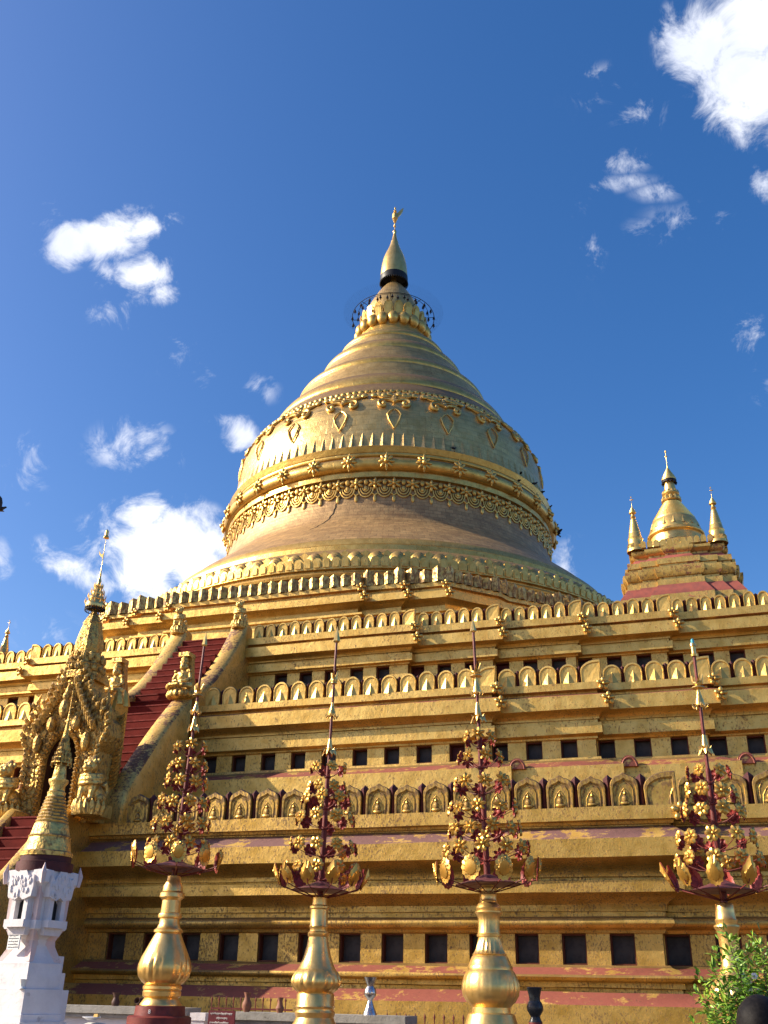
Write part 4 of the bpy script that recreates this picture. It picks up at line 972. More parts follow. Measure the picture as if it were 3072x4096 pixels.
# corner pilasters, stained
mb = MB()
for k in range(4):
    T = Matrix.Rotation(k * pi / 2, 4, 'Z')
    loft(mb, [[(r - .11, -.09, z), (r + .012, -.004, z), (r - .11, .085, z)] for r, z in ((.38, 1.9), (.275, 2.08), (.265, 2.15), (.35, 2.28), (.36, 2.4), (.37, 2.72), (.42, 2.84))], 0, T)
    tube(mb, [(.46, 0, 2.82), (.475, 0, 2.95), (.46, 0, 3.07)], [.03, .04, .004], 5, 0, T)
obj('corner_pilaster', mb, ['pinkwash'], SH, angle=25)
for k in range(4):
    T = Matrix.Rotation(k * pi / 2 + pi / 4, 4, 'Z') @ Matrix.Rotation(pi / 2, 4, 'Z')
    ap = .36 * cos(pi / 4)
    mb = MB()
    # niche surround with a flame gable
    for sx in (-1, 1): box(mb, (sx * .105, -ap - .035, 2.52), (.07, .09, .28))
    box(mb, (0, -ap - .06, 2.34), (.34, .14, .09)); box(mb, (0, -ap - .02, 2.25), (.27, .08, .09), taper=1.2)
    prism(mb, [(-.2, 2.66), (-.07, 2.62), (0, 2.66), (.07, 2.62), (.2, 2.66), (.22, 2.78), (.2, 2.92), (.13, 2.86), (.08, 2.95), (0, 3.06), (-.08, 2.95), (-.13, 2.86), (-.2, 2.92), (-.22, 2.78)], -ap - .11, -ap + .02)
    for q in range(26):
        x = rnd.uniform(-.17, .17); z = rnd.uniform(2.67, 2.95 - abs(x) * .5)
        ell(mb, (x, -ap - .11, z), (.02, .02, .035), seg=5, rings=4)
    nf = obj('niche', mb, ['white'], SH, T, angle=30)
    mb = MB(); prism(mb, [(-.062, 2.39), (.062, 2.39), (.062, 2.58), (0, 2.66), (-.062, 2.58)], -ap - .012, -ap + .02)  # flat black plate stands in for the shade inside the niche
    obj('niche_shade', mb, ['black'], nf, angle=0)
    if k == 3:
        mb = MB(); box(mb, (-.02 if k == 3 else 0, -.30, 2.13), (.2, .02, .19)); tb = obj('tablet', mb, ['paint'], SH, T)
        mb = MB()
        for q in range(5):
            x = -.085
            while x < .07:
                l = rnd.uniform(.012, .03); box(mb, (x + l / 2 - (.02 if k == 3 else 0), -.3115, 2.195 - .034 * q + rnd.uniform(-.003, .003)), (l, .003, .012)); x += l + rnd.uniform(.005, .012)
        obj('lettering', mb, ['ink'], tb, angle=0)
# small stepped buttress on the left face
mb = MB()
for s_, z0, z1 in ((.14, 1.58, 1.78), (.10, 1.78, 1.98), (.2, 1.22, 1.58)): box(mb, (0, -.40, (z0 + z1) / 2), (s_ * 2.2, .3 - (z0 - 1.2) * .2, z1 - z0))
obj('buttress', mb, ['white'], SH, Matrix.Rotation(-pi / 4 + pi / 2 + pi, 4, 'Z'), angle=20)
mb = MB(); lathe(mb, [(.37, 2.98), (.37, 3.10), (.33, 3.11), (.33, 3.2)], 28)
obj('drum', mb, ['darkred'], SH)
mb = MB()
lathe(mb, [(.34, 3.18), (.345, 3.23), (.31, 3.25), (.29, 3.34), (.27, 3.42), (.28, 3.44), (.26, 3.46), (.245, 3.52), (.225, 3.6)] + [(.215 - .09 * i / 16 + (.009 if i % 2 else -.006), 3.62 + .36 * i / 16) for i in range(17)] + [(.118, 3.99), (.125, 4.03), (.105, 4.05), (.10, 4.11), (.135, 4.17), (.135, 4.2), (.095, 4.21), (.085, 4.3), (.07, 4.42), (.05, 4.44)], 28, cap=False, rib=lambda a, z: 1 + .012 * sin(5 * a + 9 * z))
zs = obj('small_stupa', mb, ['statue'], SH)
mb = MB()
for z0, r in ((4.46, .135), (4.53, .115), (4.6, .09), (4.67, .07), (4.74, .055)):
    for q in range(18):
        a = 2 * pi * q / 18; tube(mb, [(r * cos(a), r * sin(a), z0 - .03), (r * .96 * cos(a), r * .96 * sin(a), z0 + .02), (r * 1.02 * cos(a), r * 1.02 * sin(a), z0 + .055)], [.009, .012, .002], 4)
    tube(mb, [(r * cos(2 * pi * j / 20), r * sin(2 * pi * j / 20), z0 - .03) for j in range(20)], .011, 4, closed=True); tube(mb, [(r * .93 * cos(2 * pi * j / 20), r * .93 * sin(2 * pi * j / 20), z0 + .02) for j in range(20)], .009, 4, closed=True)
lathe(mb, [(.12, 4.44), (.11, 4.5), (.06, 4.7), (.035, 4.85), (.02, 5.0), (.008, 5.2), (.004, 5.5)], 12, cap=False)
for q in range(9): a = q * .7; tube(mb, [(.14 * cos(a), .14 * sin(a), 4.44), (.14 * cos(a), .14 * sin(a), 4.38)], [.006, .014], 4)
obj('crown_umbrella', mb, ['gate'], zs)
# ------------------------------------------------------------------ metal flower trees on gold vases
def petal_flower(n, r, pointed, centre=.26):
    """gold face towards -Y, red painted back"""
    mb = MB()
    for k in range(n):
        a = 2 * pi * k / n + .2
        L = Matrix.Rotation(-a, 4, 'Y')
        w = r * (.36 if not pointed else .25)
        prof = [(0.12, .25), (.4, .85), (.62, 1.0), (.82, .82), (1.0, .35 if not pointed else .04)]
        for yo, mt, sg in ((0, 0, 1), (.012 * r / .1, 1, -1)):
            vs = []
            for (t, ww) in prof:
                cup = -.16 * r * sin(pi * t) - .1 * r * t
                vs += [(t * r, yo + cup + .05 * r, -w * ww), (t * r, yo + cup - .10 * r, 0), (t * r, yo + cup + .05 * r, w * ww)]
            fs = []
            for i in range(len(prof) - 1):
                for q in (0, 1):
                    f = (3 * i + q, 3 * i + q + 1, 3 * i + q + 4, 3 * i + q + 3); fs.append(f if sg > 0 else tuple(reversed(f)))
            mb.add(vs, fs, mt, L)
    ell(mb, (0, -.12 * r, 0), (r * centre, r * .28, r * centre), 0, seg=10, rings=6)
    ell(mb, (0, .06 * r, 0), (r * .3, r * .1, r * .3), 1, seg=8, rings=5)
    return mb.mesh('flower', ['petal', 'petalback'], 40)
def medallion(w, h, leaf=False):
    mb = MB()
    n = 26; rim = []
    for j in range(n):
        a = 2 * pi * j / n; k = 1 + (.09 if j % 2 else -.03)
        x, z = w * cos(a) * k, h * sin(a) * k
        if leaf: z = h * sin(a) * k * (1.25 if sin(a) > .9 else 1); x *= (1 - .25 * max(0, sin(a)))
        rim.append((x, z))
    for yo, mt, fl in ((0, 0, False), (.014, 1, True)):
        vs = [(x, yo + .03 * (z / h), z) for x, z in rim] + [(x * .66, yo - .012, z * .66) for x, z in rim] + [(x * .58, yo - .03, z * .58) for x, z in rim] + [(0, yo - (.045 if mt == 0 else .02), 0)]
        fs = []
        for L in range(2):
            for j in range(n):
                k = (j + 1) % n; f = (L * n + j, L * n + k, (L + 1) * n + k, (L + 1) * n + j); fs.append(f if not fl else tuple(reversed(f)))
        for j in range(n):
            k = (j + 1) % n; f = (2 * n + j, 2 * n + k, 3 * n); fs.append(f if not fl else tuple(reversed(f)))
        mb.add(vs, fs, mt)
    if not leaf:
        for j in range(0, n, 2): ell(mb, (rim[j][0] * .85, -.015, rim[j][1] * .85), (.012, .01, .012), 0, seg=6, rings=4)
    return mb.mesh('medallion', ['petal', 'petalback'], 35)
FL = {'round': petal_flower(7, .112, False), 'point': petal_flower(7, .125, True), 'roundS': petal_flower(6, .105, False), 'pointS': petal_flower(6, .115, True)}
def stand(loc, label, base, vase, flutes, dish, med, tiers, kind, tilt, finial, number=None):
    ST_ = thing('flower_stand', label, 'flower stand', loc, 'metal flower trees on gold vases')
    mb = MB(); lathe(mb, base, 28); bo = obj('base', mb, ['standred'], ST_)
    if number:
        cu = bpy.data.curves.new('number', 'FONT'); cu.body = number; cu.size = .085; cu.extrude = .002; cu.align_x = 'CENTER'
        to = bpy.data.objects.new('number', cu); COL.objects.link(to)
        dg = bpy.context.evaluated_depsgraph_get(); dg.update(); me = bpy.data.meshes.new_from_object(to.evaluated_get(dg)); bpy.data.objects.remove(to)
        me.materials.clear(); me.materials.append(M['paint'])
        a = atan2(CAM.y - loc[1], CAM.x - loc[0]) - .42; r = base[-2][0] + .010
        put('number', me, bo, T_(r * cos(a), r * sin(a), base[-2][1] - .105, a + pi / 2, rx=pi / 2))
    mb = MB(); lathe(mb, vase, 64, rib=flutes, cap=False)
    obj('vase', mb, ['vase'], ST_)
    # everything above the vase leans a little
    z0 = vase[-1][1]
    ax = (Vector((CAM.x - loc[0], CAM.y - loc[1], 0))).normalized()
    L = Matrix.Translation((0, 0, z0)) @ Matrix.Rotation(-tilt, 4, ax) @ Matrix.Translation((0, 0, -z0))
    dz, dr, lr = dish
    mb = MB()
    lathe(mb, [(.02, dz - .005), (dr * .98, dz - .002), (dr, dz + .006), (dr * .5, dz + .075), (.05, dz + .15)], 12, L, cap=False)
    obj('dish', mb, ['dish'], ST_, angle=25)
    mb = MB(); tube(mb, [(0, 0, z0 - .1), (0, 0, dz + .3)], .05, 10, 0, L)
    nt = len(med[1]) if isinstance(med[1], list) else med[1]
    for k in range(nt):
        a = 2 * pi * (k + .35) / nt
        tube(mb, [(.04 * cos(a), .04 * sin(a), dz - .12), (dr * .8 * cos(a), dr * .8 * sin(a), dz - .03), (lr * .95 * cos(a), lr * .95 * sin(a), dz + .06), (lr * cos(a), lr * sin(a), dz + .14)], .009, 5, 0, L)
    zt = tiers[-1][0]
    tube(mb, [(0, 0, dz + .1), (0, 0, dz + .9), (0, 0, zt + .05)], [.047, .045, .036], 10, 0, L)
    tube(mb, [(0, 0, zt), (0, 0, finial[0])], [.026, .022], 8, 0, L)
    tiers = [(z, rr, nf + 1) for z, rr, nf in tiers]
    for (z, rr, nf) in tiers:
        for k in range(nf):
            a = 2 * pi * k / nf + z * 2.3
            tube(mb, [(.03 * cos(a), .03 * sin(a), z - .16), (rr * .5 * cos(a), rr * .5 * sin(a), z - .12), (rr * .97 * cos(a), rr * .97 * sin(a), z - .01)], .0055, 4, 0, L)
        lathe(mb, [(.03, z - .19), (.06, z - .17), (.06, z - .15), (.03, z - .13)], 10, L)
    obj('stem', mb, ['standred'], ST_)
    for k in range(nt):
        a = 2 * pi * (k + .35) / nt
        put('medallion', med[0], ST_, L @ T_(lr * cos(a), lr * sin(a), dz + .19 + random.uniform(-.025, .025), a + pi / 2 + random.uniform(-.12, .12), rx=radians((30 if med[2:] else 12) + random.uniform(-9, 9))))
    for i, (z, rr, nf) in enumerate(tiers):
        fm_ = FL[kind] if rr > .33 else FL[kind + 'S']
        for k in range(nf):
            a = 2 * pi * k / nf + z * 2.3
            put('flower', fm_, ST_, L @ T_(rr * cos(a), rr * sin(a), z + random.uniform(-.022, .022), a + pi / 2 + random.uniform(-.25, .25), rx=radians(-8 + random.uniform(-14, 12)), ry=random.uniform(-.5, .5)))
            if random.random() < .12 and rr > .45:
                put('flower', FL[kind + 'S'], ST_, L @ T_(rr * .6 * cos(a + .4), rr * .6 * sin(a + .4), z - .1 + random.uniform(-.05, .05), a + pi / 2 + random.uniform(-.5, .5), rx=radians(random.uniform(-25, 20)), ry=random.uniform(-.5, .5)))
    for it in finial[1:]:
        t = it[0]; mb = MB()
        if t == 'cone': lathe(mb, [(it[3], it[1]), (it[3] * .96, it[1] + .02), (.018, it[2])], 14, L)
        elif t == 'spear': lathe(mb, [(.012, it[1]), (it[3], it[1] + (it[2] - it[1]) * .12), (it[3] * .98, it[1] + (it[2] - it[1]) * .2), (.004, it[2])], 6, L)
        elif t == 'leafcollar':
            for k in range(8):
                a = 2 * pi * k / 8
                tube(mb, [(.03 * cos(a), .03 * sin(a), it[1]), (it[2] * .7 * cos(a), it[2] * .7 * sin(a), it[1] + .01), (it[2] * cos(a), it[2] * sin(a), it[1] - .06)], [.03, .04, .006], 6, 0, L, flat=.4)
                tube(mb, [(.03 * cos(a + .4), .03 * sin(a + .4), it[1] + .02), (it[2] * .6 * cos(a + .4), it[2] * .6 * sin(a + .4), it[1] + .03), (it[2] * .9 * cos(a + .4), it[2] * .9 * sin(a + .4), it[1] + .07)], [.025, .03, .005], 6, 0, L, flat=.4)
        elif t == 'crown':
            z, h, r = it[1:]
            lathe(mb, [(r * .8, z), (r * .85, z + h * .12), (r * .7, z + h * .2), (r * .72, z + h * .3), (r * .5, z + h * .42), (r * .52, z + h * .5), (r * .32, z + h * .62), (r * .33, z + h * .7), (.02, z + h)], 16, L)
            for k in range(9):
                a = 2 * pi * k / 9; tube(mb, [(r * .7 * cos(a), r * .7 * sin(a), z + .01), (r * 1.1 * cos(a), r * 1.1 * sin(a), z - .03), (r * 1.35 * cos(a), r * 1.35 * sin(a), z + .01), (r * 1.3 * cos(a), r * 1.3 * sin(a), z + .035)], [.012, .014, .01, .004], 5, 0, L)
        elif t == 'bird':
            z, r = it[1:]
            lathe(mb, [(.02, z - .035), (r, z - .02), (r * .9, z), (.02, z + .005)], 12, L)
            tube(mb, [(-r * .6, 0, z + .07), (-r * .1, 0, z + .05), (r * .5, 0, z + .06), (r * .9, 0, z + .2)], [.02, .045, .03, .006], 7, 0, L); tube(mb, [(-r * .6, 0, z + .07), (-r * .75, 0, z + .17), (-r * .95, 0, z + .17)], [.02, .022, .005], 6, 0, L)
            tube(mb, [(0, .02, z + .07), (r * .6, .14, z + .18)], [.04, .004], 5, 0, L, flat=.3); tube(mb, [(0, -.02, z + .07), (r * .6, -.14, z + .18)], [.04, .004], 5, 0, L, flat=.3)
        elif t == 'lamp':
            z = it[1]; lathe(mb, [(.045, z), (.05, z + .03), (.035, z + .04), (.035, z + .15), (.05, z + .16), (.045, z + .2), (.03, z + .21)], 10, L)
        fo = obj({'cone': 'cone_cap', 'spear': 'spearhead', 'leafcollar': 'leaf_collar', 'crown': 'small_crown', 'bird': 'bird_ornament', 'lamp': 'lantern'}[t], mb, ['bright'], ST_)
        if t == 'lamp':
            mb = MB(); lathe(mb, [(.028, it[1] + .21), (.022, it[1] + .27), (.0, it[1] + .29)], 8, L); obj('cap', mb, ['turq'], fo)
    return ST_
def ribs(z0, z1, n, amp):
    def f(a, z):
        if z < z0 or z > z1: return 1.0
        w = min(1, (z - z0) / .06, (z1 - z) / .06)
        return 1 - amp * w * (1 - abs(sin(n * a / 2))) ** 2
    return f
stand((6.72, -32.0, 0), 'flower tree on a pear shaped gold vase, its red base marked 8',
      [(.5, 0), (.5, 1.22), (.47, 1.24), (.40, 1.245), (.385, 1.38), (.2, 1.40)],
      [(.33, 1.385), (.33, 1.40), (.28, 1.47), (.265, 1.49), (.30, 1.52), (.305, 1.58), (.29, 1.60), (.31, 1.62), (.31, 1.66), (.28, 1.68), (.34, 1.72), (.405, 1.80), (.43, 1.90), (.42, 1.98), (.385, 2.08), (.33, 2.19), (.27, 2.31), (.23, 2.39), (.205, 2.44), (.235, 2.455), (.235, 2.485), (.19, 2.52), (.165, 2.58), (.16, 2.655), (.19, 2.67), (.195, 2.70), (.185, 2.735), (.16, 2.75), (.152, 2.94), (.175, 2.96), (.205, 2.99), (.2, 3.05), (.165, 3.08), (.16, 3.16), (.115, 3.24), (.105, 3.32)],
      ribs(1.70, 2.06, 20, .10), (3.43, .52, .74), (medallion(.125, .165), 10),
      [(3.80, .50, 9), (4.16, .46, 8), (4.50, .40, 8), (4.86, .34, 7), (5.14, .30, 6), (5.47, .26, 5)], 'point', radians(1.5),
      [7.40, ('leafcollar', 5.80, .11), ('cone', 5.83, 6.06, .05), ('crown', 6.1, .24, .075), ('bird', 6.42, .1), ('spear', 7.33, 7.62, .055)], '8')
stand((9.27, -31.8, 0), 'flower tree with round petals on a slender gold vase between the two broader ones',
      [(.5, 0), (.5, .95), (.42, .96), (.42, 1.06), (.2, 1.08)],
      [(.40, 1.07), (.38, 1.12), (.31, 1.22), (.29, 1.27), (.30, 1.30), (.31, 1.34), (.29, 1.37), (.29, 1.40), (.305, 1.42), (.29, 1.45), (.29, 1.58), (.27, 1.61), (.33, 1.65), (.385, 1.71), (.395, 1.77), (.375, 1.84), (.33, 1.91), (.30, 1.93), (.29, 1.95), (.27, 1.98), (.235, 2.06), (.205, 2.15), (.18, 2.25), (.16, 2.34), (.15, 2.40), (.165, 2.42), (.165, 2.46), (.14, 2.48), (.135, 2.52), (.15, 2.55), (.14, 2.57), (.137, 2.80), (.155, 2.82), (.155, 2.85), (.12, 2.87), (.115, 2.95), (.12, 2.98), (.09, 3.0)],
      ribs(1.60, 1.90, 18, .10), (3.08, .47, .70), (medallion(.115, .15, True), 11, 1),
      [(3.40, .60, 10), (3.76, .52, 9), (4.20, .46, 8), (4.52, .38, 7), (4.72, .30, 6), (5.04, .28, 5)], 'round', radians(1.3),
      [7.30, ('leafcollar', 5.30, .13), ('cone', 5.33, 5.56, .055), ('crown', 5.92, .26, .085), ('bird', 6.52, .06), ('crown', 6.55, .2, .045), ('spear', 7.24, 7.56, .065)])
stand((12.1, -32.2, 0), 'flower tree with star shaped petals on a fluted gold vase with a round belly',
      [(.5, 0), (.5, 1.0), (.45, 1.02), (.2, 1.04)],
      [(.42, 1.02), (.42, 1.12), (.37, 1.26), (.335, 1.37), (.33, 1.385), (.275, 1.40), (.27, 1.47), (.29, 1.49), (.35, 1.54), (.40, 1.62), (.415, 1.70), (.41, 1.77), (.38, 1.87), (.345, 1.93), (.325, 1.95), (.325, 1.99), (.31, 2.01), (.285, 2.07), (.255, 2.13), (.24, 2.14), (.25, 2.155), (.235, 2.17), (.205, 2.22), (.18, 2.30), (.165, 2.36), (.16, 2.385), (.178, 2.39), (.18, 2.42), (.165, 2.43), (.165, 2.445), (.16, 2.455), (.16, 2.60), (.165, 2.66), (.185, 2.70), (.2, 2.715), (.2, 2.73), (.175, 2.74), (.185, 2.78), (.16, 2.83), (.13, 2.86), (.135, 2.875), (.125, 2.89), (.125, 2.95), (.13, 2.965), (.118, 2.98), (.115, 3.04), (.12, 3.055), (.105, 3.07), (.1, 3.14)],
      lambda a, z: (ribs(1.5, 1.92, 22, .07)(a, z) if z < 2.0 else (1 - .09 * (1 - abs(sin(11 * a))) if (2.16 < z < 2.38 or 2.46 < z < 2.70) else 1.0)), (3.10, .50, .76), (medallion(.14, .17), 10),
      [(3.60, .62, 10), (3.88, .52, 9), (4.20, .50, 8), (4.58, .40, 7), (4.98, .32, 6), (5.30, .22, 5)], 'point', radians(-1.9),
      [7.10, ('leafcollar', 5.60, .13), ('cone', 5.64, 5.90, .06), ('crown', 6.02, .3, .085), ('bird', 6.32, .1), ('spear', 7.05, 7.30, .055)])
stand((15.42, -32.3, 0), 'flower tree with round petals whose vase stands behind the leafy bush',
      [(.5, 0), (.5, 1.1), (.42, 1.12), (.2, 1.14)],
      [(.36, 1.12), (.36, 1.2), (.27, 1.3), (.25, 1.40), (.29, 1.48), (.34, 1.60), (.345, 1.68), (.31, 1.78), (.24, 1.86), (.17, 1.93), (.15, 1.97), (.165, 1.99), (.14, 2.03), (.125, 2.2), (.13, 2.36), (.145, 2.47), (.175, 2.515), (.17, 2.535), (.14, 2.55), (.15, 2.60), (.135, 2.62), (.13, 2.72), (.12, 2.8), (.1, 2.82)],
      ribs(1.5, 1.84, 14, .10), (2.97, .46, .72), (medallion(.11, .165, True), 10, 1),
      [(3.38, .58, 9), (3.66, .52, 9), (4.02, .42, 8), (4.30, .34, 7), (4.59, .28, 5)], 'round', radians(0.2),
      [6.40, ('leafcollar', 4.9, .11), ('cone', 4.93, 5.17, .055), ('crown', 5.57, .3, .085), ('bird', 5.86, .1), ('lamp', 6.34)])
# ------------------------------------------------------------------ offering ledges, pots, sign, railing
def ledge(name, label, x0, x1, y0, y1, zt):
    L = thing(name, label, 'stone table', ((x0 + x1) / 2, (y0 + y1) / 2, 0), 'stone offering tables'); w = x1 - x0; d = y1 - y0
    mb = MB(); box(mb, (0, 0, zt - .06), (w, d, .12)); box(mb, (0, 0, zt - .155), (w - .12, d - .1, .07))
    nv = len(mb.v); mb.v = [(a + .012 * mnoise.noise((a * 3, b * 3, c)), b + .012 * mnoise.noise((b * 3, a, c * 2)), c) for a, b, c in mb.v]
    obj('slab', mb, ['stone'], L, angle=20)
    mb = MB(); box(mb, (0, .03, (zt - .19) / 2), (w - .22, d - .2, zt - .19)); obj('base', mb, ['white'], L, angle=20)
ledge('offering_table', 'long grey stone offering table in front of the shaded wall beside the white shrine', 3.0, 6.15, -30.1, -29.5, 1.33)
ledge('offering_table', 'long grey stone offering table that carries the steel vase and two clay vases', 6.95, 10.2, -30.1, -29.4, 1.29)
mb = MB(); box(mb, (0, 0, .55), (.2, .2, 1.1)); box(mb, (0, 0, 1.2), (.3, .26, .12)); box(mb, (0, 0, 1.12), (.24, .22, .06))
for q in range(7): ell(mb, (rnd.uniform(-.09, .09), -.1, rnd.uniform(.7, 1.05)), (.05, .03, .07), seg=6, rings=5)
o_ = obj('stone_post', mb, ['white'], None, T_(6.42, -30.0, 0), angle=20); tag(o_, 'short whitewashed post with a carved cap beside the dark red sign', 'post')
def pot(name, label, loc, prof, mat, tilt=0, group=None, lip=None):
    mb = MB(); lathe(mb, prof + [(prof[-1][0] * .8, prof[-1][1] - .01), (prof[-1][0] * .5, prof[-1][1] - .1)], 28, T_(0, 0, 0, rx=tilt), cap=False)
    o_ = obj(name, mb, [mat], None, T_(*loc)); tag(o_, label, 'vase', group); return o_
pot('steel_vase', 'shiny steel vase with a flared neck on the grey stone table', (9.5, -29.85, 1.29), [(.001, 0), (.12, 0), (.115, .03), (.08, .1), (.045, .2), (.04, .22), (.05, .24), (.10, .30), (.105, .34), (.09, .40), (.06, .44), (.065, .47), (.1, .55), (.115, .58)], 'silver')
pot('clay_vase', 'terracotta vase with a round belly and flared rim, left end of the long stone table', (7.24, -29.9, 1.29), [(.001, 0), (.05, 0), (.06, .02), (.085, .09), (.08, .14), (.05, .2), (.045, .25), (.065, .31)], 'terra', group='clay vases on the stone tables')
pot('clay_vase', 'small brown clay vase with a wide neck just left of the slender gold vase', (7.87, -29.9, 1.29), [(.001, 0), (.05, 0), (.055, .02), (.075, .07), (.05, .12), (.04, .18), (.055, .24)], 'terra', group='clay vases on the stone tables')
pot('clay_vase', 'small blackened clay vase on the shaded left stone table', (4.58, -29.85, 1.33), [(.001, 0), (.06, 0), (.07, .03), (.075, .07), (.05, .12), (.045, .16), (.08, .22)], 'darkterra', group='clay vases on the stone tables')
pot('clay_vase', 'dark clay pot fallen on its side on the left stone table', (5.1, -29.85, 1.40), [(.001, -.09), (.05, -.09), (.075, -.03), (.075, .03), (.045, .09), (.055, .14)], 'darkterra', tilt=radians(78), group='clay vases on the stone tables')
mb = MB(); lathe(mb, [(.2, 0), (.2, 1.06), (.16, 1.07), (.15, 1.2), (.11, 1.23), (.11, 1.25)], 24)
tag(obj('red_pedestal', mb, ['standred'], None, T_(12.3, -29.8, 0)), 'red round pedestal under the glazed black vase', 'pedestal')
pot('black_vase', 'glazed black vase with flared mouth right of the round bellied gold vase', (12.3, -29.8, 1.25), [(.001, 0), (.11, 0), (.09, .04), (.075, .08), (.085, .1), (.13, .17), (.135, .22), (.115, .28), (.09, .31), (.09, .37), (.11, .45), (.13, .5), (.12, .51)], 'blackpot')
SG = thing('notice_board', 'dark red notice board with lines of white script between the stone tables', 'sign', (6.98, -30.32, 0))
mb = MB(); box(mb, (0, 0, 1.1), (.5, .03, .42)); obj('board', mb, ['sign'], SG, angle=0)
mb = MB(); box(mb, (-.2, .03, .45), (.04, .04, .9)); box(mb, (.2, .03, .45), (.04, .04, .9)); obj('post', mb, ['standred'], SG, angle=0)
mb = MB()
for q, (a, b) in enumerate(((-.2, .2), (-.08, .1), (-.2, .14), (-.16, .06), (-.2, .2))):
    x = a
    while x < b:
        r = rnd.uniform(.008, .012); T = T_(x, -.018, 1.26 - .07 * q)
        tube(mb, [(r * cos(2 * pi * j / 7), 0, r * sin(2 * pi * j / 7)) for j in range(6)], .003, 4, 0, T)
        if rnd.random() < .4: tube(mb, [(r, 0, .004), (r, 0, -.022)], .0028, 4, 0, T)
        if rnd.random() < .3: tube(mb, [(-r, 0, .018), (r, 0, .018)], .0028, 4, 0, T)
        x += rnd.uniform(.022, .03)
obj('lettering', mb, ['paint'], SG, angle=0)
def railing(label, x0, x1, y, zt, step):
    Rl = thing('iron_railing', label, 'railing', ((x0 + x1) / 2, y, 0), 'low red iron railings at the foot of the pagoda')
    w = x1 - x0; mb = MB(); box(mb, (0, 0, zt - .22), (w, .025, .03)); box(mb, (0, 0, .25), (w, .025, .03)); obj('rail', mb, ['standred'], Rl, angle=0)
    mb = MB(); tube(mb, [(0, 0, 0), (0, 0, zt - .1)], .011, 6); loft(mb, [[(r, 0, z), (0, r * .5, z), (-r, 0, z), (0, -r * .5, z)] for r, z in ((.008, zt - .1), (.022, zt - .06), (.002, zt))]); pk = mb.mesh('picket', ['standred'], 30)
    k = int(w / step)
    for j in range(k + 1): put('picket', pk, Rl, T_(-w / 2 + step * j, 0, 0))
railing('low red iron railing behind the dark red sign', 5.7, 7.4, -28.2, 1.53, .155)
railing('low red iron railing right of the steel vase, in front of the golden wall', 9.6, 11.6, -29.2, 1.33, .17)
railing('low red iron railing in front of the wall beside the leafy bush', 13.5, 15.2, -29.0, 1.27, .17)
mb = MB(); ell(mb, (0, 0, .55), (.42, .34, .72), seg=36, rings=24)
mb.v = [(a * (1 + .16 * mnoise.noise((a * 4, b * 4, c * 4))), b * (1 + .16 * mnoise.noise((a * 4 + 5, b * 4, c * 4))), (c if c < 1.24 else 1.24) + .02 * mnoise.noise((a * 9, b * 9, c * 9))) for a, b, c in mb.v]
tag(obj('whitish_rock', mb, ['rock'], None, T_(8.14, -36.05, 0), angle=60), 'rough whitish boulder with a flat top at the bottom edge beside the shrine', 'rock')
PL = thing('offering_plate', 'white plate with a small yellow cake left on the boulder', 'plate', (8.12, -36.1, 1.27))
mb = MB(); lathe(mb, [(.05, 0), (.06, .006), (.11, .03), (.105, .034), (.05, .012), (.001, .012)], 24, cap=False); obj('dish', mb, ['paper'], PL)
mb = MB(); box(mb, (.05, .02, .04), (.06, .05, .05), 0, None, .8); obj('cake', mb, ['cakegold'], PL, angle=20)
pot('white_cup', 'small white goblet standing on the step of the shrine', (7.03, -36.03, 1.59), [(.001, 0), (.05, 0), (.04, .008), (.022, .03), (.022, .05), (.04, .075), (.05, .105)], 'paint')

# ------------------------------------------------------------------ bush
BU = thing('leafy_bush', 'bright green bush with narrow leaves and a few white flowers in the lower right corner', 'bush', (15.7, -38.0, 0))
TIPS = [(15.41, -38.43, 2.13), (15.65, -37.67, 2.14), (15.32, -37.86, 2.0), (15.57, -38.26, 2.0), (15.48, -38.07, 1.93), (15.28, -38.17, 1.86), (15.3, -37.98, 1.71), (15.13, -37.9, 1.67), (15.22, -38.53, 1.59), (15.1, -38.63, 1.46), (15.71, -37.66, 1.95), (15.49, -38.12, 1.8), (15.7, -37.74, 1.75), (15.35, -38.57, 1.61), (15.5, -38.1, 1.6), (15.25, -37.93, 1.46), (15.41, -38.34, 1.47), (15.79, -37.53, 2.06), (15.8, -37.57, 1.82), (15.78, -38.41, 1.62), (15.6, -38.47, 1.53), (15.19, -38.12, 1.79), (15.45, -37.65, 2.09), (15.68, -38.11, 2.03), (15.59, -38.29, 1.87), (15.4, -38.16, 1.71),
        (16.1, -38.0, 2.1), (16.2, -37.6, 1.9), (16.0, -38.4, 1.8), (16.3, -38.2, 1.6), (15.9, -37.4, 1.7), (15.95, -38.7, 1.5)]
st = MB(); lf = MB(); lf2 = MB(); rb = random.Random(11)
def leaf(mb, p, d, l, w):
    d = d.normalized(); s = d.cross(Vector((rb.uniform(-.5, .5), rb.uniform(-.5, .5), 1))).normalized(); n_ = s.cross(d)
    dr = Vector((0, 0, -.25 * l))
    vs = [p, p + d * l * .35 + s * w - n_ * w * .3, p + d * l * .35 + n_ * w * .25, p + d * l * .35 - s * w - n_ * w * .3, p + d * l * .75 + s * w * .6 + dr * .4, p + d * l * .75 - s * w * .6 + dr * .4, p + d * l + dr]
    mb.add([tuple(v) for v in vs], [(0, 2, 1), (0, 3, 2), (1, 2, 4), (2, 3, 5), (2, 5, 4), (4, 5, 6)])
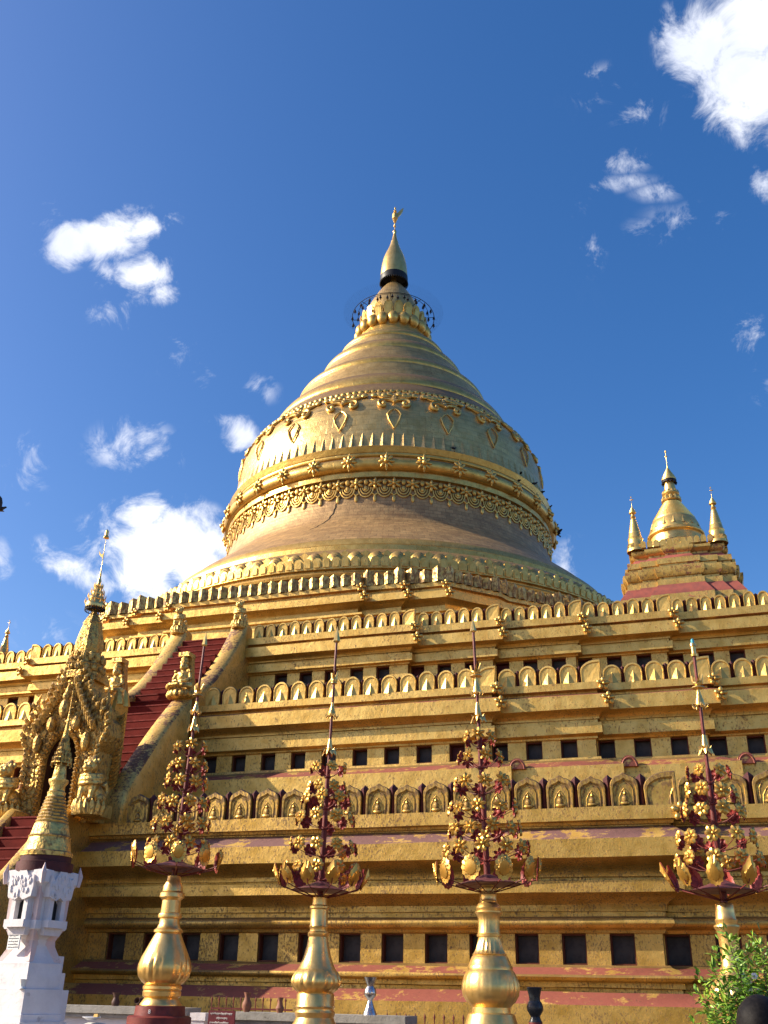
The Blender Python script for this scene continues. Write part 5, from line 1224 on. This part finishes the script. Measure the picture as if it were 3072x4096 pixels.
for t in TIPS:
    t = Vector(t); b = Vector((15.7 + rb.uniform(-.12, .12), -38.0 + rb.uniform(-.12, .12), 0))
    m1 = b.lerp(t, .5) + Vector((rb.uniform(-.05, .05), rb.uniform(-.05, .05), .2))
    pts = [b.lerp(m1, i / 4) for i in range(4)] + [m1.lerp(t, i / 7) for i in range(8)]
    tube(st, pts, [.014 - .0011 * i for i in range(12)], 5)
    N3 = 95
    for k in range(N3):
        f = .42 + .58 * k / (N3 - 1) if k < N3 - 4 else 1.0
        x = f * 11; i = min(10, int(x)); p = pts[i].lerp(pts[i + 1], x - i)
        p = p + Vector((rb.gauss(0, .05), rb.gauss(0, .05), rb.gauss(0, .03))) * (1.1 - f * .6)
        a = rb.uniform(0, 2 * pi); d = Vector((cos(a), sin(a), rb.uniform(-.1, 1.1)))
        if f >= .99: d = (t - m1).normalized() + Vector((rb.uniform(-.6, .6), rb.uniform(-.6, .6), rb.uniform(-.2, .5)))
        leaf(lf2 if (f > .78 and rb.random() < .6) else lf, p, d, rb.uniform(.06, .12), rb.uniform(.011, .019))
for q_ in (st, lf, lf2): q_.v = [(a - 15.7, b + 38.0, c) for a, b, c in q_.v]
obj('stem', st, ['twig'], BU); obj('leaf', lf, ['leaf'], BU, angle=0); obj('young_leaf', lf2, ['leaf2'], BU, angle=0)
for p in ((15.59, -38.34, 1.79), (15.47, -38.38, 1.55)):
    mb = MB()
    for k in range(6):
        a = k * 1.05; ell(mb, (.016 * cos(a), -.008, .016 * sin(a)), (.014, .006, .01), seg=6, rings=5)
    put('blossom', mb.mesh('blossom', ['flower']), BU, T_(p[0] - 15.7, p[1] + 38.0, p[2], rz=.4))

# ------------------------------------------------------------------ person whose head shows in the corner
PE = thing('person', 'person whose black-haired head just shows in the bottom right corner', 'person', (15.525, -42.995, 0), rz=radians(-20)); PE.scale = (.97, .97, .97)
parts = [Tb([(0, 0, .92), (0, .01, 1.08), (0, 0, 1.22), (0, 0, 1.32)], [.15, .13, .16, .13], 14, .68), E_((0, 0, .92), (.16, .11, .12)), E_((.12, .0, 1.28), (.08, .07, .07)), E_((-.12, 0, 1.28), (.08, .07, .07)),
         Tb([(0, .0, 1.3), (0, .01, 1.42)], [.055, .05]), E_((0, .02, 1.53), (.076, .098, .115)), E_((0, .075, 1.47), (.05, .05, .06)), E_((0, .125, 1.52), (.014, .02, .022)), E_((.08, .01, 1.525), (.012, .02, .03)), E_((-.08, .01, 1.525), (.012, .02, .03)), E_((.03, .1, 1.545), (.015, .012, .01)), E_((-.03, .1, 1.545), (.015, .012, .01)), E_((0, .11, 1.475), (.022, .012, .008))]
for sg in (1, -1):
    parts += [Tb([(sg * .16, 0, 1.29), (sg * .21, -.01, 1.02), (sg * .22, .05, .8)], [.05, .042, .028]), E_((sg * .22, .07, .74), (.025, .035, .05))]
    parts += [Tb([(sg * .215 + .008 * sg, .055 + .014 * j, .72), (sg * .21, .07 + .014 * j, .66), (sg * .2, .06 + .013 * j, .625 + .01 * abs(j - 1))], [.010, .009, .007], 6) for j in range(4)] + [Tb([(sg * .2, .09, .76), (sg * .19, .125, .72), (sg * .185, .13, .69)], [.011, .01, .008], 6)]
    parts += [Tb([(sg * .09, 0, .9), (sg * .1, .01, .5), (sg * .1, -.01, .1)], [.09, .06, .04]), E_((sg * .1, .06, .04), (.045, .12, .04))]
blob('body', parts, .011, ['skin'], PE, smooth=3)
mb = MB(); ell(mb, (0, -.005, 1.565), (.093, .112, .115), seg=28, rings=20)
mb.v = [(a * (1 + .05 * mnoise.noise((a * 30, b * 30, c * 12))), b * (1 + .05 * mnoise.noise((a * 30, b * 30 + 4, c * 12))), c) if not (b > .06 and c < 1.6) else (a * .9, .05, c) for a, b, c in mb.v]
obj('hair', mb, ['hair'], PE)
mb = MB(); lathe(mb, [(.19, .72), (.175, .95), (.15, 1.08), (.185, 1.22), (.17, 1.31), (.09, 1.36), (.065, 1.37)], 24, None, sy=.72, cap=False)
for sg in (1, -1): tube(mb, [(sg * .15, 0, 1.31), (sg * .19, -.005, 1.2), (sg * .215, -.01, 1.06)], [.06, .062, .06], 12)
obj('shirt', mb, ['cloth'], PE)
mb = MB(); lathe(mb, [(.2, .1), (.195, .5), (.19, .8), (.165, .94)], 24, None, sy=.75, cap=False); obj('long_skirt', mb, ['black'], PE)

# ------------------------------------------------------------------ pigeons
def pigeon_mesh(fly):
    mb = MB(); tube(mb, [(-.17, 0, .0), (-.12, 0, .005), (-.06, 0, .02), (0, 0, .03), (.07, 0, .05), (.11, 0, .085), (.13, 0, .11), (.155, 0, .118), (.178, 0, .11)], [.03, .02, .045, .06, .055, .035, .03, .028, .005], 9)
    tube(mb, [(-.05, 0, .02), (-.13, 0, .005), (-.2, 0, -.01)], [.03, .035, .045], 6, flat=.25)
    for sg in (1, -1):
        if fly: loft(mb, [[(x0, sg * y, z - .004), (x1, sg * y, z - .004), (x1, sg * y, z + .004), (x0, sg * y, z + .004)] for x0, x1, y, z in ((-.05, .07, .04, .05), (-.07, .08, .13, .13), (-.1, .04, .21, .24), (-.1, -.04, .25, .32))])
        else: ell(mb, (-.03, sg * .045, .035), (.11, .02, .04), seg=10, rings=6); tube(mb, [(.02, sg * .025, 0), (.03, sg * .025, -.06)], .006, 4)
    return mb.mesh('pigeon', ['pigeon'])
pf, pp = pigeon_mesh(True), pigeon_mesh(False)
tag(put('pigeon', pf, None, T_(9.18, .94, 23.95, radians(200), ry=-.5)), 'dark pigeon flying just off the right edge of the bell dome', 'pigeon', 'pigeons about the pagoda')
tag(put('pigeon', pf, None, T_(-2.0, -28.06, 13.2, radians(20), rx=-.6)), 'dark pigeon flying in at the left edge of the picture', 'pigeon', 'pigeons about the pagoda')
for da, r, z, rz in ((20, 8.9, 25.42, 1), (48, 8.9, 25.42, 2), (57, 8.9, 25.42, .4), (64, 8.9, 25.42, 2.4), (70, 8.9, 25.42, 1.3), (76, 8.9, 25.42, 0), (80, 9.2, 24.62, 1), (84, 9.2, 24.62, 2), (86, 8.95, 23.98, 1.6), (44, 9.2, 24.62, 2.2)):
    a = PHC + radians(da)
    tag(put('pigeon', pp, None, T_(r * cos(a), r * sin(a), z + .06, rz)), 'dark pigeon perched on the moulding round the right side of the bell dome', 'pigeon', 'pigeons about the pagoda')
